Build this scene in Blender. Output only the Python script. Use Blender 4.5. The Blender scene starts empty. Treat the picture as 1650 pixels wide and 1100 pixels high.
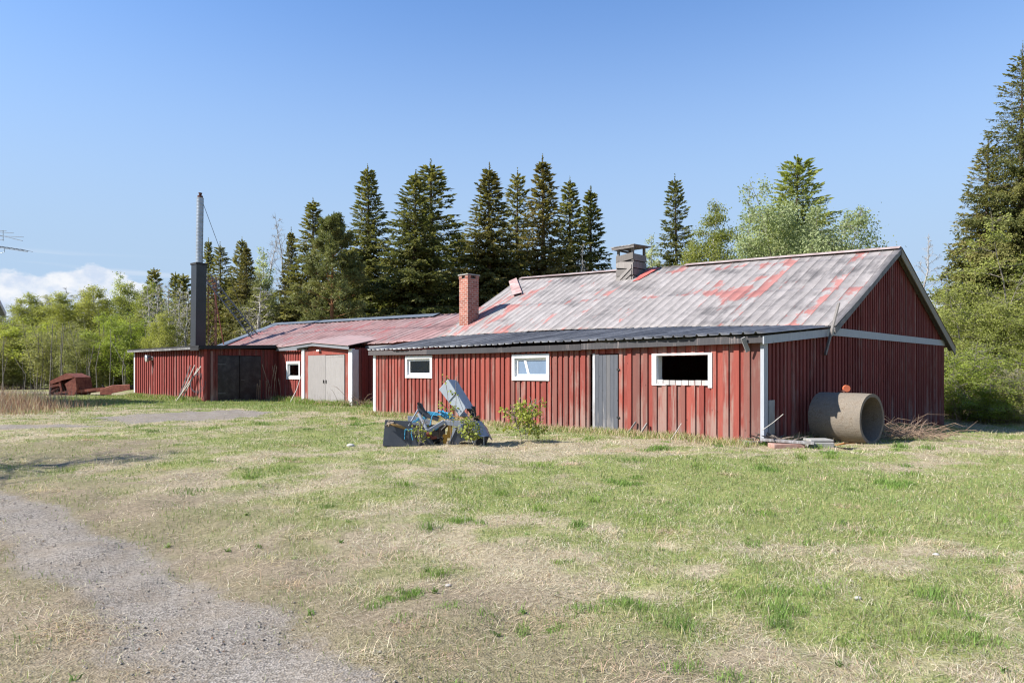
import bpy, math, random
import numpy as np
from mathutils import Vector
R = math.radians
rng = np.random.default_rng(7)
random.seed(7)
SC = bpy.context.scene
COL = SC.collection

# ------------------------------------------------------------------ camera numbers (24 mm lens, eye 1.6 m)
F, CX, HY, EYE = 1100.0, 825.0, 600.0, 1.6
def P(px, py, Y):
    return Vector(((px - CX) / F * Y, Y, EYE - (py - HY) / F * Y))
# barn frame: local x runs right along the front wall, local y runs back into the barn
C0 = Vector((5.23, 14.23))
DD = Vector((-.701, .713)); GG = Vector((.713, .701))
ROTB = math.atan2(-.713, .701)
def bt(px, s):                       # distance left of the barn's corner along a wall s metres back
    r = (px - CX) / F
    ox, oy = C0.x + GG.x * s, C0.y + GG.y * s
    return (ox - r * oy) / (-DD.x + DD.y * r)
def bw(t, s):
    v = C0 + DD * t + GG * s
    return v
def bz(px, py, s):
    Y = bw(bt(px, s), s).y
    return EYE - (py - HY) / F * Y

# ------------------------------------------------------------------ noise in numpy
def vnoise(x, y, seed=0):
    x = np.asarray(x, float); y = np.asarray(y, float)
    xi = np.floor(x).astype(np.int64); yi = np.floor(y).astype(np.int64)
    fx = x - xi; fy = y - yi
    fx = fx * fx * (3 - 2 * fx); fy = fy * fy * (3 - 2 * fy)
    def h(a, b):
        n = (a * 374761393 + b * 668265263 + seed * 1442695041) & 0xffffffff
        n = ((n ^ (n >> 13)) * 1274126177) & 0xffffffff
        return ((n ^ (n >> 16)) & 0xffff) / 65535.0
    a = h(xi, yi); b = h(xi + 1, yi); c = h(xi, yi + 1); d = h(xi + 1, yi + 1)
    return (a * (1 - fx) + b * fx) * (1 - fy) + (c * (1 - fx) + d * fx) * fy
def fbm(x, y, seed=0, oct=4):
    s = 0; a = .5; t = 0
    for k in range(oct):
        s = s + a * vnoise(np.asarray(x) * 2 ** k, np.asarray(y) * 2 ** k, seed + k * 17); t += a; a *= .55
    return s / t
def sstep(a, b, x):
    t = np.clip((x - a) / (b - a), 0, 1)
    return t * t * (3 - 2 * t)

# ------------------------------------------------------------------ scene helpers
def tag(o, label=None, cat=None, group=None, kind=None):
    if label: o['label'] = label
    if cat: o['category'] = cat
    if group: o['group'] = group
    if kind: o['kind'] = kind
    return o
def empty(name, loc=(0, 0, 0), rz=0):
    o = bpy.data.objects.new(name, None); COL.objects.link(o)
    o.location = loc; o.rotation_euler = (0, 0, rz); o.empty_display_size = .2
    return o
def link(name, me, parent=None):
    o = bpy.data.objects.new(name, me); COL.objects.link(o)
    if parent is not None: o.parent = parent
    return o
def copy_tree(o, parent=None):
    c = o.copy(); COL.objects.link(c)
    if parent is not None: c.parent = parent
    for ch in list(o.children): copy_tree(ch, c)
    return c

class MB:
    """collects faces; every face carries a tone number"""
    def __init__(s): s.v = []; s.f = []; s.t = []; s.uv = None
    def add(s, vs, fs, tone=.5):
        n = len(s.v); s.v += [tuple(v) for v in vs]
        for f in fs: s.f.append(tuple(i + n for i in f)); s.t.append(tone)
    def hexa(s, p, tone=.5):          # 4 bottom, 4 top
        s.add(p, [(3, 2, 1, 0), (4, 5, 6, 7), (0, 1, 5, 4), (1, 2, 6, 5), (2, 3, 7, 6), (3, 0, 4, 7)], tone)
    def box(s, x0, x1, y0, y1, z0, z1, tone=.5):
        s.hexa([(x0, y0, z0), (x1, y0, z0), (x1, y1, z0), (x0, y1, z0), (x0, y0, z1), (x1, y0, z1), (x1, y1, z1), (x0, y1, z1)], tone)
    def bar(s, a, b, w, h, up=(0, 0, 1), tone=.5, w2=None, h2=None):
        a = Vector(a); b = Vector(b); d = (b - a).normalized(); up = Vector(up)
        if abs(d.dot(up)) > .98: up = Vector((1, 0, 0))
        x = d.cross(up).normalized(); y = x.cross(d).normalized()
        w2 = w if w2 is None else w2; h2 = h if h2 is None else h2
        q = []
        for c, ww, hh in ((a, w, h), (b, w2, h2)):
            q += [c - x * ww / 2 - y * hh / 2, c + x * ww / 2 - y * hh / 2, c + x * ww / 2 + y * hh / 2, c - x * ww / 2 + y * hh / 2]
        s.hexa(q, tone)
    def tube(s, pts, r, n=8, tone=.5, cap=True):
        pts = [Vector(p) for p in pts]
        rs = r if isinstance(r, (list, tuple)) else [r] * len(pts)
        base = len(s.v); prev = None
        for i, p in enumerate(pts):
            d = (pts[min(i + 1, len(pts) - 1)] - pts[max(i - 1, 0)]).normalized()
            if prev is None:
                a = d.cross(Vector((0, 0, 1)) if abs(d.z) < .95 else Vector((1, 0, 0))).normalized()
            else:
                a = (prev - d * prev.dot(d)).normalized()
            prev = a; b = d.cross(a)
            for k in range(n):
                th = 2 * math.pi * k / n
                s.v.append(tuple(p + (a * math.cos(th) + b * math.sin(th)) * rs[i]))
        for i in range(len(pts) - 1):
            for k in range(n):
                s.f.append((base + i * n + k, base + i * n + (k + 1) % n, base + (i + 1) * n + (k + 1) % n, base + (i + 1) * n + k)); s.t.append(tone)
        if cap:
            s.f.append(tuple(base + k for k in range(n))[::-1]); s.t.append(tone)
            s.f.append(tuple(base + (len(pts) - 1) * n + k for k in range(n))); s.t.append(tone)
    def plate(s, pts, th, nrm=None, tone=.5):
        pts = [Vector(p) for p in pts]
        n = (pts[1] - pts[0]).cross(pts[2] - pts[0]).normalized() if nrm is None else Vector(nrm).normalized()
        k = len(pts)
        vs = [p - n * th / 2 for p in pts] + [p + n * th / 2 for p in pts]
        s.add(vs, [tuple(range(k))[::-1], tuple(range(k, 2 * k))] + [(i, (i + 1) % k, (i + 1) % k + k, i + k) for i in range(k)], tone)
    def build(s, name, mat, parent=None, smooth=False, bevel=0):
        me = bpy.data.meshes.new(name); me.from_pydata(s.v, [], s.f)
        at = me.attributes.new('tone', 'FLOAT', 'FACE'); at.data.foreach_set('value', np.array(s.t, np.float32))
        me.materials.append(mat)
        if smooth: me.polygons.foreach_set('use_smooth', [True] * len(me.polygons))
        me.validate(); me.update()
        o = link(name, me, parent)
        if bevel:
            m = o.modifiers.new('Bevel', 'BEVEL'); m.width = bevel; m.segments = 2; m.limit_method = 'ANGLE'
        return o

def np_mesh(name, V, faces_idx, sizes, mat, point_col=None, face_tone=None, smooth=False):
    """V (n,3); faces_idx flat loop indices; sizes per face"""
    me = bpy.data.meshes.new(name)
    me.vertices.add(len(V)); me.vertices.foreach_set('co', np.asarray(V, np.float32).ravel())
    me.loops.add(len(faces_idx)); me.loops.foreach_set('vertex_index', np.asarray(faces_idx, np.int32))
    sizes = np.asarray(sizes, np.int32)
    me.polygons.add(len(sizes)); me.polygons.foreach_set('loop_start', np.concatenate(([0], np.cumsum(sizes)[:-1])).astype(np.int32))
    try: me.polygons.foreach_set('loop_total', sizes)
    except Exception: pass
    if point_col is not None:
        a = me.attributes.new('col', 'FLOAT_COLOR', 'POINT'); c = np.ones((len(V), 4), np.float32); c[:, :3] = point_col
        a.data.foreach_set('color', c.ravel())
    if face_tone is not None:
        a = me.attributes.new('tone', 'FLOAT', 'FACE'); a.data.foreach_set('value', np.asarray(face_tone, np.float32))
    me.materials.append(mat)
    me.update(calc_edges=True)
    if smooth: me.polygons.foreach_set('use_smooth', np.ones(len(sizes), bool))
    return me

# ------------------------------------------------------------------ materials
def newmat(name):
    m = bpy.data.materials.new(name); m.use_nodes = True
    nt = m.node_tree; nt.nodes.clear()
    out = nt.nodes.new('ShaderNodeOutputMaterial')
    b = nt.nodes.new('ShaderNodeBsdfPrincipled')
    nt.links.new(b.outputs[0], out.inputs[0])
    return m, nt, b, out
def nd(nt, typ, **kw):
    n = nt.nodes.new(typ)
    for k, v in kw.items():
        if k.startswith('in_'):
            key = k[3:]
            n.inputs[int(key) if key.isdigit() else key.replace('_', ' ')].default_value = v
        else: setattr(n, k, v)
    return n
def noise(nt, vec, scale, detail=4, rough=.55, dist=0):
    n = nd(nt, 'ShaderNodeTexNoise'); n.inputs['Scale'].default_value = scale; n.inputs['Detail'].default_value = detail
    n.inputs['Roughness'].default_value = rough; n.inputs['Distortion'].default_value = dist
    if vec is not None: nt.links.new(vec, n.inputs['Vector'])
    return n.outputs['Fac']
def mapping(nt, vec, scale, loc=(0, 0, 0)):
    m = nd(nt, 'ShaderNodeMapping'); m.inputs['Scale'].default_value = scale; m.inputs['Location'].default_value = loc
    nt.links.new(vec, m.inputs['Vector']); return m.outputs[0]
def mixc(nt, fac, a, b, blend='MIX'):
    m = nd(nt, 'ShaderNodeMix', data_type='RGBA', blend_type=blend)
    for sock, v in ((m.inputs[0], fac), (m.inputs[6], a), (m.inputs[7], b)):
        if isinstance(v, bpy.types.NodeSocket): nt.links.new(v, sock)
        elif isinstance(v, tuple): sock.default_value = (*v, 1)[:4]
        else: sock.default_value = v
    return m.outputs[2]
def mth(nt, op, a, b=None, c=None):
    m = nd(nt, 'ShaderNodeMath', operation=op)
    for i, v in enumerate((a, b, c)):
        if v is None: continue
        if isinstance(v, bpy.types.NodeSocket): nt.links.new(v, m.inputs[i])
        else: m.inputs[i].default_value = v
    return m.outputs[0]
def ramp(nt, v, lo, hi, a=0., b=1.):
    m = nd(nt, 'ShaderNodeMapRange', interpolation_type='SMOOTHSTEP')
    nt.links.new(v, m.inputs[0])
    for i, x in enumerate((lo, hi, a, b)): m.inputs[i + 1].default_value = x
    return m.outputs[0]
def bump(nt, bs, h, strength=.3, dist=.01):
    b = nd(nt, 'ShaderNodeBump'); b.inputs['Strength'].default_value = strength; b.inputs['Distance'].default_value = dist
    nt.links.new(h, b.inputs['Height']); nt.links.new(b.outputs[0], bs.inputs['Normal'])
def attr(nt, name):
    return nd(nt, 'ShaderNodeAttribute', attribute_name=name)
def objco(nt): return nd(nt, 'ShaderNodeTexCoord').outputs['Object']

def wood_paint(name, dark, light, bare, wear=.5, spec=.25, streak=(16, 16, .9)):
    m, nt, b, out = newmat(name)
    co = objco(nt); t = attr(nt, 'tone').outputs['Fac']
    st = noise(nt, mapping(nt, co, streak), 1.6, 6, .62)
    fine = noise(nt, mapping(nt, co, (60, 60, 2.2)), 1.5, 4, .6)
    patch = noise(nt, mapping(nt, co, (2.2, 2.2, 1.2)), 1.1, 4, .6)
    c = mixc(nt, t, dark, light)
    c = mixc(nt, ramp(nt, fine, .35, .75, 0, .45), c, tuple(x * .55 for x in dark))
    w = mth(nt, 'ADD', mth(nt, 'MULTIPLY', st, .6), mth(nt, 'MULTIPLY', patch, .5))
    w = mth(nt, 'ADD', w, mth(nt, 'MULTIPLY', mth(nt, 'FRACT', mth(nt, 'MULTIPLY', t, 7.31)), .22))
    z = nd(nt, 'ShaderNodeSeparateXYZ'); nt.links.new(co, z.inputs[0])
    w = mth(nt, 'ADD', w, ramp(nt, z.outputs[2], .1, 1.1, .13, 0))
    f = ramp(nt, w, .82 - wear * .25, 1.02 - wear * .18, 0, .85)
    c = mixc(nt, f, c, bare)
    c = mixc(nt, ramp(nt, mth(nt, 'FRACT', mth(nt, 'MULTIPLY', t, 13.7)), .84, .95, 0, .5), c, tuple(x * .45 for x in bare))
    kn = nd(nt, 'ShaderNodeTexVoronoi', feature='F1'); nt.links.new(mapping(nt, co, (5, 5, 2.6)), kn.inputs['Vector']); kn.inputs['Scale'].default_value = 1.3
    c = mixc(nt, ramp(nt, kn.outputs['Distance'], .05, .11, .6, 0), c, tuple(x * .25 for x in dark))
    nt.links.new(c, b.inputs['Base Color'])
    b.inputs['Roughness'].default_value = .78; b.inputs['Specular IOR Level'].default_value = spec
    bump(nt, b, fine, .35, .004)
    return m
def plain(name, col, rough=.6, metal=0, var=.25, scale=6, spec=.4, dirt=None, dirt_amt=.5, bumpd=.002):
    m, nt, b, out = newmat(name)
    co = objco(nt); n1 = noise(nt, co, scale, 6, .6); n2 = noise(nt, co, scale * 7, 4, .6)
    t = attr(nt, 'tone').outputs['Fac']
    c = mixc(nt, ramp(nt, n1, .3, .7), tuple(x * (1 - var) for x in col), tuple(min(1, x * (1 + var)) for x in col))
    c = mixc(nt, mth(nt, 'MULTIPLY', t, .35), c, tuple(x * .5 for x in col))
    if dirt: c = mixc(nt, ramp(nt, mth(nt, 'ADD', mth(nt, 'MULTIPLY', n1, .6), mth(nt, 'MULTIPLY', n2, .5)), .5, .72, 0, dirt_amt), c, dirt)
    nt.links.new(c, b.inputs['Base Color'])
    b.inputs['Roughness'].default_value = rough; b.inputs['Metallic'].default_value = metal; b.inputs['Specular IOR Level'].default_value = spec
    bump(nt, b, n2, .3, bumpd)
    return m
def leafmat(name, cols, trans=.35, rough=.55, use_col=False):
    m, nt, b, out = newmat(name)
    if use_col:
        c = attr(nt, 'col').outputs['Color']
    else:
        t = attr(nt, 'tone').outputs['Fac']
        oi = nd(nt, 'ShaderNodeObjectInfo').outputs['Random']
        cr = nd(nt, 'ShaderNodeValToRGB'); e = cr.color_ramp.elements
        e[0].color = (*cols[0], 1); e[1].color = (*cols[-1], 1)
        for i, cc in enumerate(cols[1:-1]):
            x = e.new((i + 1) / (len(cols) - 1)); x.color = (*cc, 1)
        nt.links.new(t, cr.inputs[0])
        hs = nd(nt, 'ShaderNodeHueSaturation'); nt.links.new(cr.outputs[0], hs.inputs['Color'])
        nt.links.new(ramp(nt, oi, 0, 1, .82, 1.16), hs.inputs['Value'])
        nt.links.new(ramp(nt, oi, 0, 1, .512, .49), hs.inputs['Hue'])
        c = hs.outputs[0]
    nt.links.new(c, b.inputs['Base Color']); b.inputs['Roughness'].default_value = rough; b.inputs['Specular IOR Level'].default_value = .2
    tr = nd(nt, 'ShaderNodeBsdfTranslucent'); nt.links.new(mixc(nt, 1., c, (1.1, 1.15, .75), 'MULTIPLY'), tr.inputs[0])
    ms = nd(nt, 'ShaderNodeMixShader'); ms.inputs[0].default_value = trans
    nt.links.new(b.outputs[0], ms.inputs[1]); nt.links.new(tr.outputs[0], ms.inputs[2]); nt.links.new(ms.outputs[0], out.inputs[0])
    return m

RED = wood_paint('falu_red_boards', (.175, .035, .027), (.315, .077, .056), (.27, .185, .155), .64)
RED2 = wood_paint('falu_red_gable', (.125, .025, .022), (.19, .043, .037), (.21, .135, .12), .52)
REDS = wood_paint('falu_red_shed', (.18, .033, .027), (.29, .062, .050), (.28, .17, .15), .35)
WHITE = wood_paint('white_paint', (.74, .74, .74), (.82, .82, .82), (.50, .47, .43), .06)
WHITEG = wood_paint('weathered_and_shaded_white', (.40, .40, .41), (.52, .52, .53), (.16, .14, .13), .5)  # worn white; also the painted shade on the porch post's side
GREYW = wood_paint('grey_wood', (.14, .127, .118), (.29, .265, .245), (.10, .09, .08), .35)
FASC = wood_paint('dark_fascia', (.035, .034, .037), (.065, .062, .066), (.26, .22, .21), .10)
TRIMG = wood_paint('grey_blue_trim', (.33, .35, .385), (.42, .435, .465), (.20, .19, .19), .3)
DOORG = wood_paint('grey_door_paint', (.085, .09, .105), (.12, .125, .14), (.28, .26, .25), .05)
PLY = wood_paint('bleached_plywood', (.25, .23, .22), (.31, .29, .28), (.15, .13, .12), .6, streak=(7, 7, 1.6))
EAVEG = wood_paint('grey_eave_board', (.15, .158, .175), (.22, .23, .25), (.10, .095, .09), .3)
BLACKP = plain('black_paint', (.014, .016, .02), .45, 0, .4, 3, dirt=(.12, .11, .1), dirt_amt=.25)
BLACKW = wood_paint('black_eave_board', (.02, .02, .022), (.05, .05, .05), (.42, .38, .35), .2)
STACKB = plain('black_stack_sheet', (.016, .018, .022), .32, 0, .3, 2, spec=.6)
STEEL = plain('galvanised_steel', (.36, .39, .42), .42, .7, .15, 3)
RUST = plain('rusty_red_iron', (.20, .052, .034), .8, 0, .35, 5, dirt=(.22, .11, .06), dirt_amt=.7)
RUSTD = plain('dark_rusty_iron', (.09, .03, .022), .85, 0, .35, 6, dirt=(.15, .08, .05), dirt_amt=.6)
GALV = plain('ladder_metal', (.10, .105, .115), .5, .3, .2, 6)
CONC = plain('concrete', (.20, .172, .14), .92, 0, .22, 7, spec=.15, dirt=(.10, .075, .05), dirt_amt=.75, bumpd=.006)
CONCG = plain('grey_concrete', (.34, .33, .31), .9, 0, .2, 9, spec=.15, dirt=(.18, .16, .14), dirt_amt=.5, bumpd=.006)
MGREY = plain('grey_machine_paint', (.25, .275, .32), .45, 0, .08, 2, spec=.45, dirt=(.16, .13, .11), dirt_amt=.15)
MDARK = plain('slate_machine_paint', (.045, .053, .07), .5, 0, .15, 2, dirt=(.11, .095, .085), dirt_amt=.2)
MBLACK = plain('oily_iron', (.015, .015, .016), .55, 0, .4, 6, dirt=(.07, .05, .035), dirt_amt=.6)
YELLOW = plain('yellow_paint', (.50, .24, .02), .5, 0, .2, 5, dirt=(.18, .09, .03), dirt_amt=.5)
WOODY = plain('yellowed_wood', (.36, .22, .08), .7, 0, .25, 9, dirt=(.16, .09, .04), dirt_amt=.5)
ROPEB = plain('blue_rope', (.04, .27, .46), .75, 0, .25, 30)
BRUSH = plain('dry_twigs', (.27, .185, .13), .85, 0, .35, 20)
STALK = plain('pale_stick', (.48, .45, .40), .8, 0, .2, 20)
GLASSD, nt, b, out = newmat('window_glass')
gl = nd(nt, 'ShaderNodeBsdfGlossy'); gl.inputs['Roughness'].default_value = .03; gl.inputs['Color'].default_value = (.9, .93, .95, 1)
tp = nd(nt, 'ShaderNodeBsdfTransparent'); tp.inputs[0].default_value = (.82, .86, .86, 1)
fr_ = nd(nt, 'ShaderNodeFresnel'); fr_.inputs[0].default_value = 1.9
ms_ = nd(nt, 'ShaderNodeMixShader'); nt.links.new(fr_.outputs[0], ms_.inputs[0]); nt.links.new(tp.outputs[0], ms_.inputs[1]); nt.links.new(gl.outputs[0], ms_.inputs[2]); nt.links.new(ms_.outputs[0], out.inputs[0])
INSUL = plain('white_insulator', (.7, .7, .68), .4)

# brick
BRICK, nt, b, out = newmat('chimney_brick')
uvn = nd(nt, 'ShaderNodeUVMap')
br = nd(nt, 'ShaderNodeTexBrick'); nt.links.new(uvn.outputs[0], br.inputs['Vector'])
br.inputs['Scale'].default_value = 1; br.inputs['Brick Width'].default_value = .26; br.inputs['Row Height'].default_value = .085; br.inputs['Mortar Size'].default_value = .008
br.inputs['Color1'].default_value = (.37, .135, .095, 1); br.inputs['Color2'].default_value = (.22, .075, .052, 1); br.inputs['Mortar'].default_value = (.40, .34, .30, 1)
bn = noise(nt, uvn.outputs[0], 5, 6, .65)
c = mixc(nt, ramp(nt, bn, .56, .68, 0, .7), br.outputs['Color'], (.46, .33, .28))
c = mixc(nt, ramp(nt, noise(nt, uvn.outputs[0], 2.2, 5, .6), .55, .75, 0, .5), c, (.12, .05, .045))
nt.links.new(c, b.inputs['Base Color']); b.inputs['Roughness'].default_value = .9; b.inputs['Specular IOR Level'].default_value = .1
bump(nt, b, br.outputs['Fac'], -.8, .012)

def roofmat(name, base_a, base_b, paint, amount, pitch, rough=.75, stain=(.12, .11, .11), stain_amt=.7, metal=0, row=2.6, paint2=None, seam=.92):
    m, nt, b, out = newmat(name)
    uv = nd(nt, 'ShaderNodeUVMap').outputs[0]
    sx = nd(nt, 'ShaderNodeSeparateXYZ'); nt.links.new(uv, sx.inputs[0])
    pi = mth(nt, 'FLOOR', mth(nt, 'DIVIDE', sx.outputs[0], pitch))
    wn = nd(nt, 'ShaderNodeTexWhiteNoise', noise_dimensions='1D'); nt.links.new(pi, wn.inputs['W'])
    big = noise(nt, mapping(nt, uv, (.22, .3, 1)), 2.0, 5, .6, .4)
    pat = noise(nt, mapping(nt, uv, (.95, .42, 1), (3, 1, 0)), 2.2, 6, .66, .5)
    slope = noise(nt, mapping(nt, uv, (5, .5, 1), (9, 4, 0)), 1.6, 5, .6)
    c = mixc(nt, wn.outputs['Value'], base_a, base_b)
    c = mixc(nt, ramp(nt, noise(nt, mapping(nt, uv, (1.2, .6, 1), (2, 8, 0)), 2.0, 6, .7), .38, .62, 0, .5), c, tuple(x * .62 for x in base_a))
    c = mixc(nt, ramp(nt, noise(nt, uv, 9, 5, .7), .3, .75, 0, .35), c, tuple(x * .55 for x in base_a))
    # black lichen and dirt
    st = mth(nt, 'ADD', mth(nt, 'MULTIPLY', big, .75), mth(nt, 'MULTIPLY', slope, .4))
    c = mixc(nt, ramp(nt, st, .56, .74, 0, stain_amt), c, stain)
    # paint that still holds, sheet by sheet
    pf = mth(nt, 'ADD', mth(nt, 'MULTIPLY', mth(nt, 'SUBTRACT', noise(nt, mapping(nt, uv, (.16, .3, 1), (7, 2, 0)), 1.6, 3, .5), .5), .6), mth(nt, 'MULTIPLY', pat, .62), mth(nt, 'MULTIPLY', slope, .30))
    pf = mth(nt, 'ADD', pf, mth(nt, 'MULTIPLY', wn.outputs['Value'], .16))
    edge = mth(nt, 'ABSOLUTE', mth(nt, 'SUBTRACT', mth(nt, 'FRACT', mth(nt, 'DIVIDE', sx.outputs[0], pitch)), .5))
    pf = mth(nt, 'ADD', pf, ramp(nt, edge, .30, .5, 0, .05))
    # around the sheet overlaps more paint is left
    rv = mth(nt, 'ABSOLUTE', mth(nt, 'SUBTRACT', mth(nt, 'FRACT', mth(nt, 'DIVIDE', sx.outputs[1], row)), .5))
    pf = mth(nt, 'ADD', pf, ramp(nt, rv, .40, .5, 0, .05))
    pm = ramp(nt, pf, .80 - amount * .3, .86 - amount * .3, 0, .78)
    pc = mixc(nt, noise(nt, uv, 3, 4, .6), paint, paint2 or tuple(x * .7 for x in paint))
    c = mixc(nt, pm, c, pc)
    c = mixc(nt, mth(nt, 'MULTIPLY', ramp(nt, edge, .44, .475, 0, seam), ramp(nt, slope, .3, .6, .5, 1)), c, tuple(x * .16 for x in base_a))
    nt.links.new(c, b.inputs['Base Color']); b.inputs['Roughness'].default_value = rough; b.inputs['Metallic'].default_value = metal
    b.inputs['Specular IOR Level'].default_value = .25
    bump(nt, b, noise(nt, uv, 22, 5, .65), .35, .006)
    return m
ROOF = roofmat('worn_red_sheet_roof', (.27, .245, .235), (.34, .312, .30), (.37, .125, .105), 1.10, .34, stain=(.075, .07, .07), stain_amt=.8)
ROOFR = roofmat('faded_red_sheet_roof', (.36, .20, .19), (.33, .26, .25), (.35, .095, .09), 1.0, .52, stain=(.10, .07, .07), stain_amt=.55, paint2=(.29, .12, .12))
ROOFD = roofmat('dark_sheet_roof', (.07, .073, .082), (.23, .235, .25), (.20, .19, .19), .1, .28, rough=.36, stain=(.03, .03, .033), stain_amt=.7)  # panel contrast and dark lines paint in the ribs' light and shade
ROOFB = roofmat('blue_grey_sheet_roof', (.20, .24, .29), (.24, .28, .33), (.2, .2, .2), .0, .3, rough=.45)

GRASS = leafmat('grass_blades', None, .3, .6, True)
NEEDLE = leafmat('spruce_needles', [(.064, .076, .024), (.125, .132, .038), (.185, .178, .052), (.25, .222, .078)], .38)
NEEDLEB = leafmat('spruce_needles_browned', [(.068, .072, .026), (.135, .128, .04), (.20, .17, .056), (.26, .205, .085)], .38)
PINEN = leafmat('pine_needles', [(.10, .115, .04), (.17, .18, .06), (.23, .23, .085), (.29, .27, .11)], .32)
BIRCHL = leafmat('birch_spring_leaves', [(.215, .23, .05), (.295, .305, .07), (.36, .365, .10), (.43, .425, .17)], .5)
WILLOWL = leafmat('willow_spring_leaves', [(.24, .28, .11), (.32, .36, .16), (.40, .44, .22), (.48, .51, .30)], .45)
BRIGHTL = leafmat('bright_spring_leaves', [(.18, .22, .03), (.26, .31, .045), (.33, .375, .07), (.40, .43, .13)], .48)
OLIVEL = leafmat('olive_spring_leaves', [(.21, .21, .07), (.285, .28, .10), (.345, .335, .13), (.40, .38, .18)], .48)
BARK = plain('brown_bark', (.10, .07, .05), .9, 0, .3, 8)
BARKP = plain('orange_pine_bark', (.26, .12, .05), .9, 0, .3, 6)
BARKB = plain('white_birch_bark', (.50, .47, .44), .8, 0, .2, 3, dirt=(.08, .07, .06), dirt_amt=.9)
BARKG = plain('grey_bark', (.20, .175, .15), .9, 0, .3, 6)

# ------------------------------------------------------------------ ground
RX, RY = bw(0, 13.8)
def gz(x, y):
    x = np.asarray(x, float); y = np.asarray(y, float)
    h = .10 * sstep(6, 13, y)
    h = h - .47 * np.exp(-(((x - 16.2) / 5.5) ** 2 + ((y - 23.2) / 5.5) ** 2))
    h = h + (fbm(x * .35, y * .35, 3, 3) - .5) * .12 * sstep(2, 9, y) * sstep(200, 60, y)
    h = h + (fbm(x * 1.6, y * 1.6, 5, 3) - .5) * .10
    return h
def GP(px, py):                       # pixel of flat ground -> place on the ground
    Y = EYE * F / (py - HY); return (px - CX) / F * Y, Y
trackA = [GP(560, 1230), GP(430, 1100), GP(330, 1020), GP(235, 950), GP(130, 890), GP(40, 838), GP(-90, 800), (-14, 10.5)]
def dist_poly(x, y, pl):
    d = np.full(np.shape(x), 1e9)
    for (ax, ay), (bx, by) in zip(pl[:-1], pl[1:]):
        vx, vy = bx - ax, by - ay; L = vx * vx + vy * vy
        t = np.clip(((x - ax) * vx + (y - ay) * vy) / L, 0, 1)
        d = np.minimum(d, np.hypot(x - ax - t * vx, y - ay - t * vy))
    return d
def blob(x, y, px, py, rx, ry):
    """soft patch of ground; centre from the photo, radii in metres"""
    cx, cy = GP(px, py); return np.exp(-(((x - cx) / rx) ** 2 + ((y - cy) / ry) ** 2))
def gravel_mask(x, y):
    n = fbm(x * 1.3, y * 1.3, 11, 4) - .5
    m1 = sstep(.74, .08, dist_poly(x, y, trackA) + n * .5)
    # second wheel rut at the very corner
    trackB = [(p[0] - 1.75, p[1] - 1.05) for p in trackA]
    m2 = sstep(.95, .2, dist_poly(x, y, trackB) + n * .6)
    m3 = sstep(.45, .62, np.maximum.reduce([blob(x, y, 300, 675, 3.2, 4.0), blob(x, y, 345, 672, 2.6, 3.0)]) + n * .5)
    m4 = sstep(.45, .6, blob(x, y, 20, 694, 3.2, .75) + n * .25)
    return np.clip(np.maximum.reduce([m1, m2, m3, m4]), 0, 1)
def dirt_mask(x, y):                   # thin, trodden ground round the drive
    n = fbm(x * .9, y * .9, 21, 4) - .5
    d = dist_poly(x, y, trackA)
    m = sstep(3.2, 1.0, d + n * 2.4)
    m = np.maximum(m, .8 * sstep(2.4, .7, dist_poly(x, y, [(p[0] - 1.9, p[1] - 1.1) for p in trackA]) + n * 1.6))
    m = np.maximum(m, .9 * sstep(.35, .7, blob(x, y, 60, 735, 3.5, 2.6) + n * .6))
    m = np.maximum(m, .7 * sstep(.35, .7, blob(x, y, 250, 850, 1.7, 1.6) + n * .6))
    return np.clip(m, 0, 1)
def green_mask(x, y):
    n = fbm(x * .55, y * .55, 31, 4); n2 = fbm(x * 2.0, y * 2.0, 41, 3)
    g = .55 + 1.15 * (n - .5) + 1.15 * (n2 - .5) + .5 * (fbm(x * 6, y * 6, 43, 2) - .5)
    for (px, py, rx, ry, a) in ((1250, 800, 4.2, 2.0, .42), (1560, 830, 3.6, 1.9, .35), (1000, 770, 2.8, 1.8, .30), (1450, 760, 4.5, 2.2, .22),
                                (620, 655, 2.8, 4.0, .5), (470, 650, 4.5, 6.0, .5), (200, 650, 7, 5, .55), (120, 648, 7, 5, .35),
                                (420, 720, 3.0, 3.0, .22), (150, 765, 3.5, 1.4, .12), (1560, 690, 3, 3, .25),
                                (820, 860, 1.5, .8, .2), (1010, 1000, .9, .6, .22), (1240, 960, 1.0, .6, .25), (1500, 1010, 1.1, .7, .18), (1030, 1085, .9, .4, .15),
                                (700, 760, 2.2, 1.3, -.25), (730, 728, 1.6, .7, -.35), (1000, 722, 2.4, .7, -.3), (900, 960, 1.2, .6, -.25), (520, 640, 1, 2, -.1), (1130, 740, 2.2, .7, -.25),
                                (1350, 880, 1.6, .5, -.25), (560, 850, 1.6, 1.2, -.22), (1400, 1070, 1.2, .4, -.25), (760, 1060, .8, .3, -.2), (900, 735, 2, .6, -.2)):
        g = g + a * blob(x, y, px, py, rx, ry)
    return np.clip(g, 0, 1)

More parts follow.
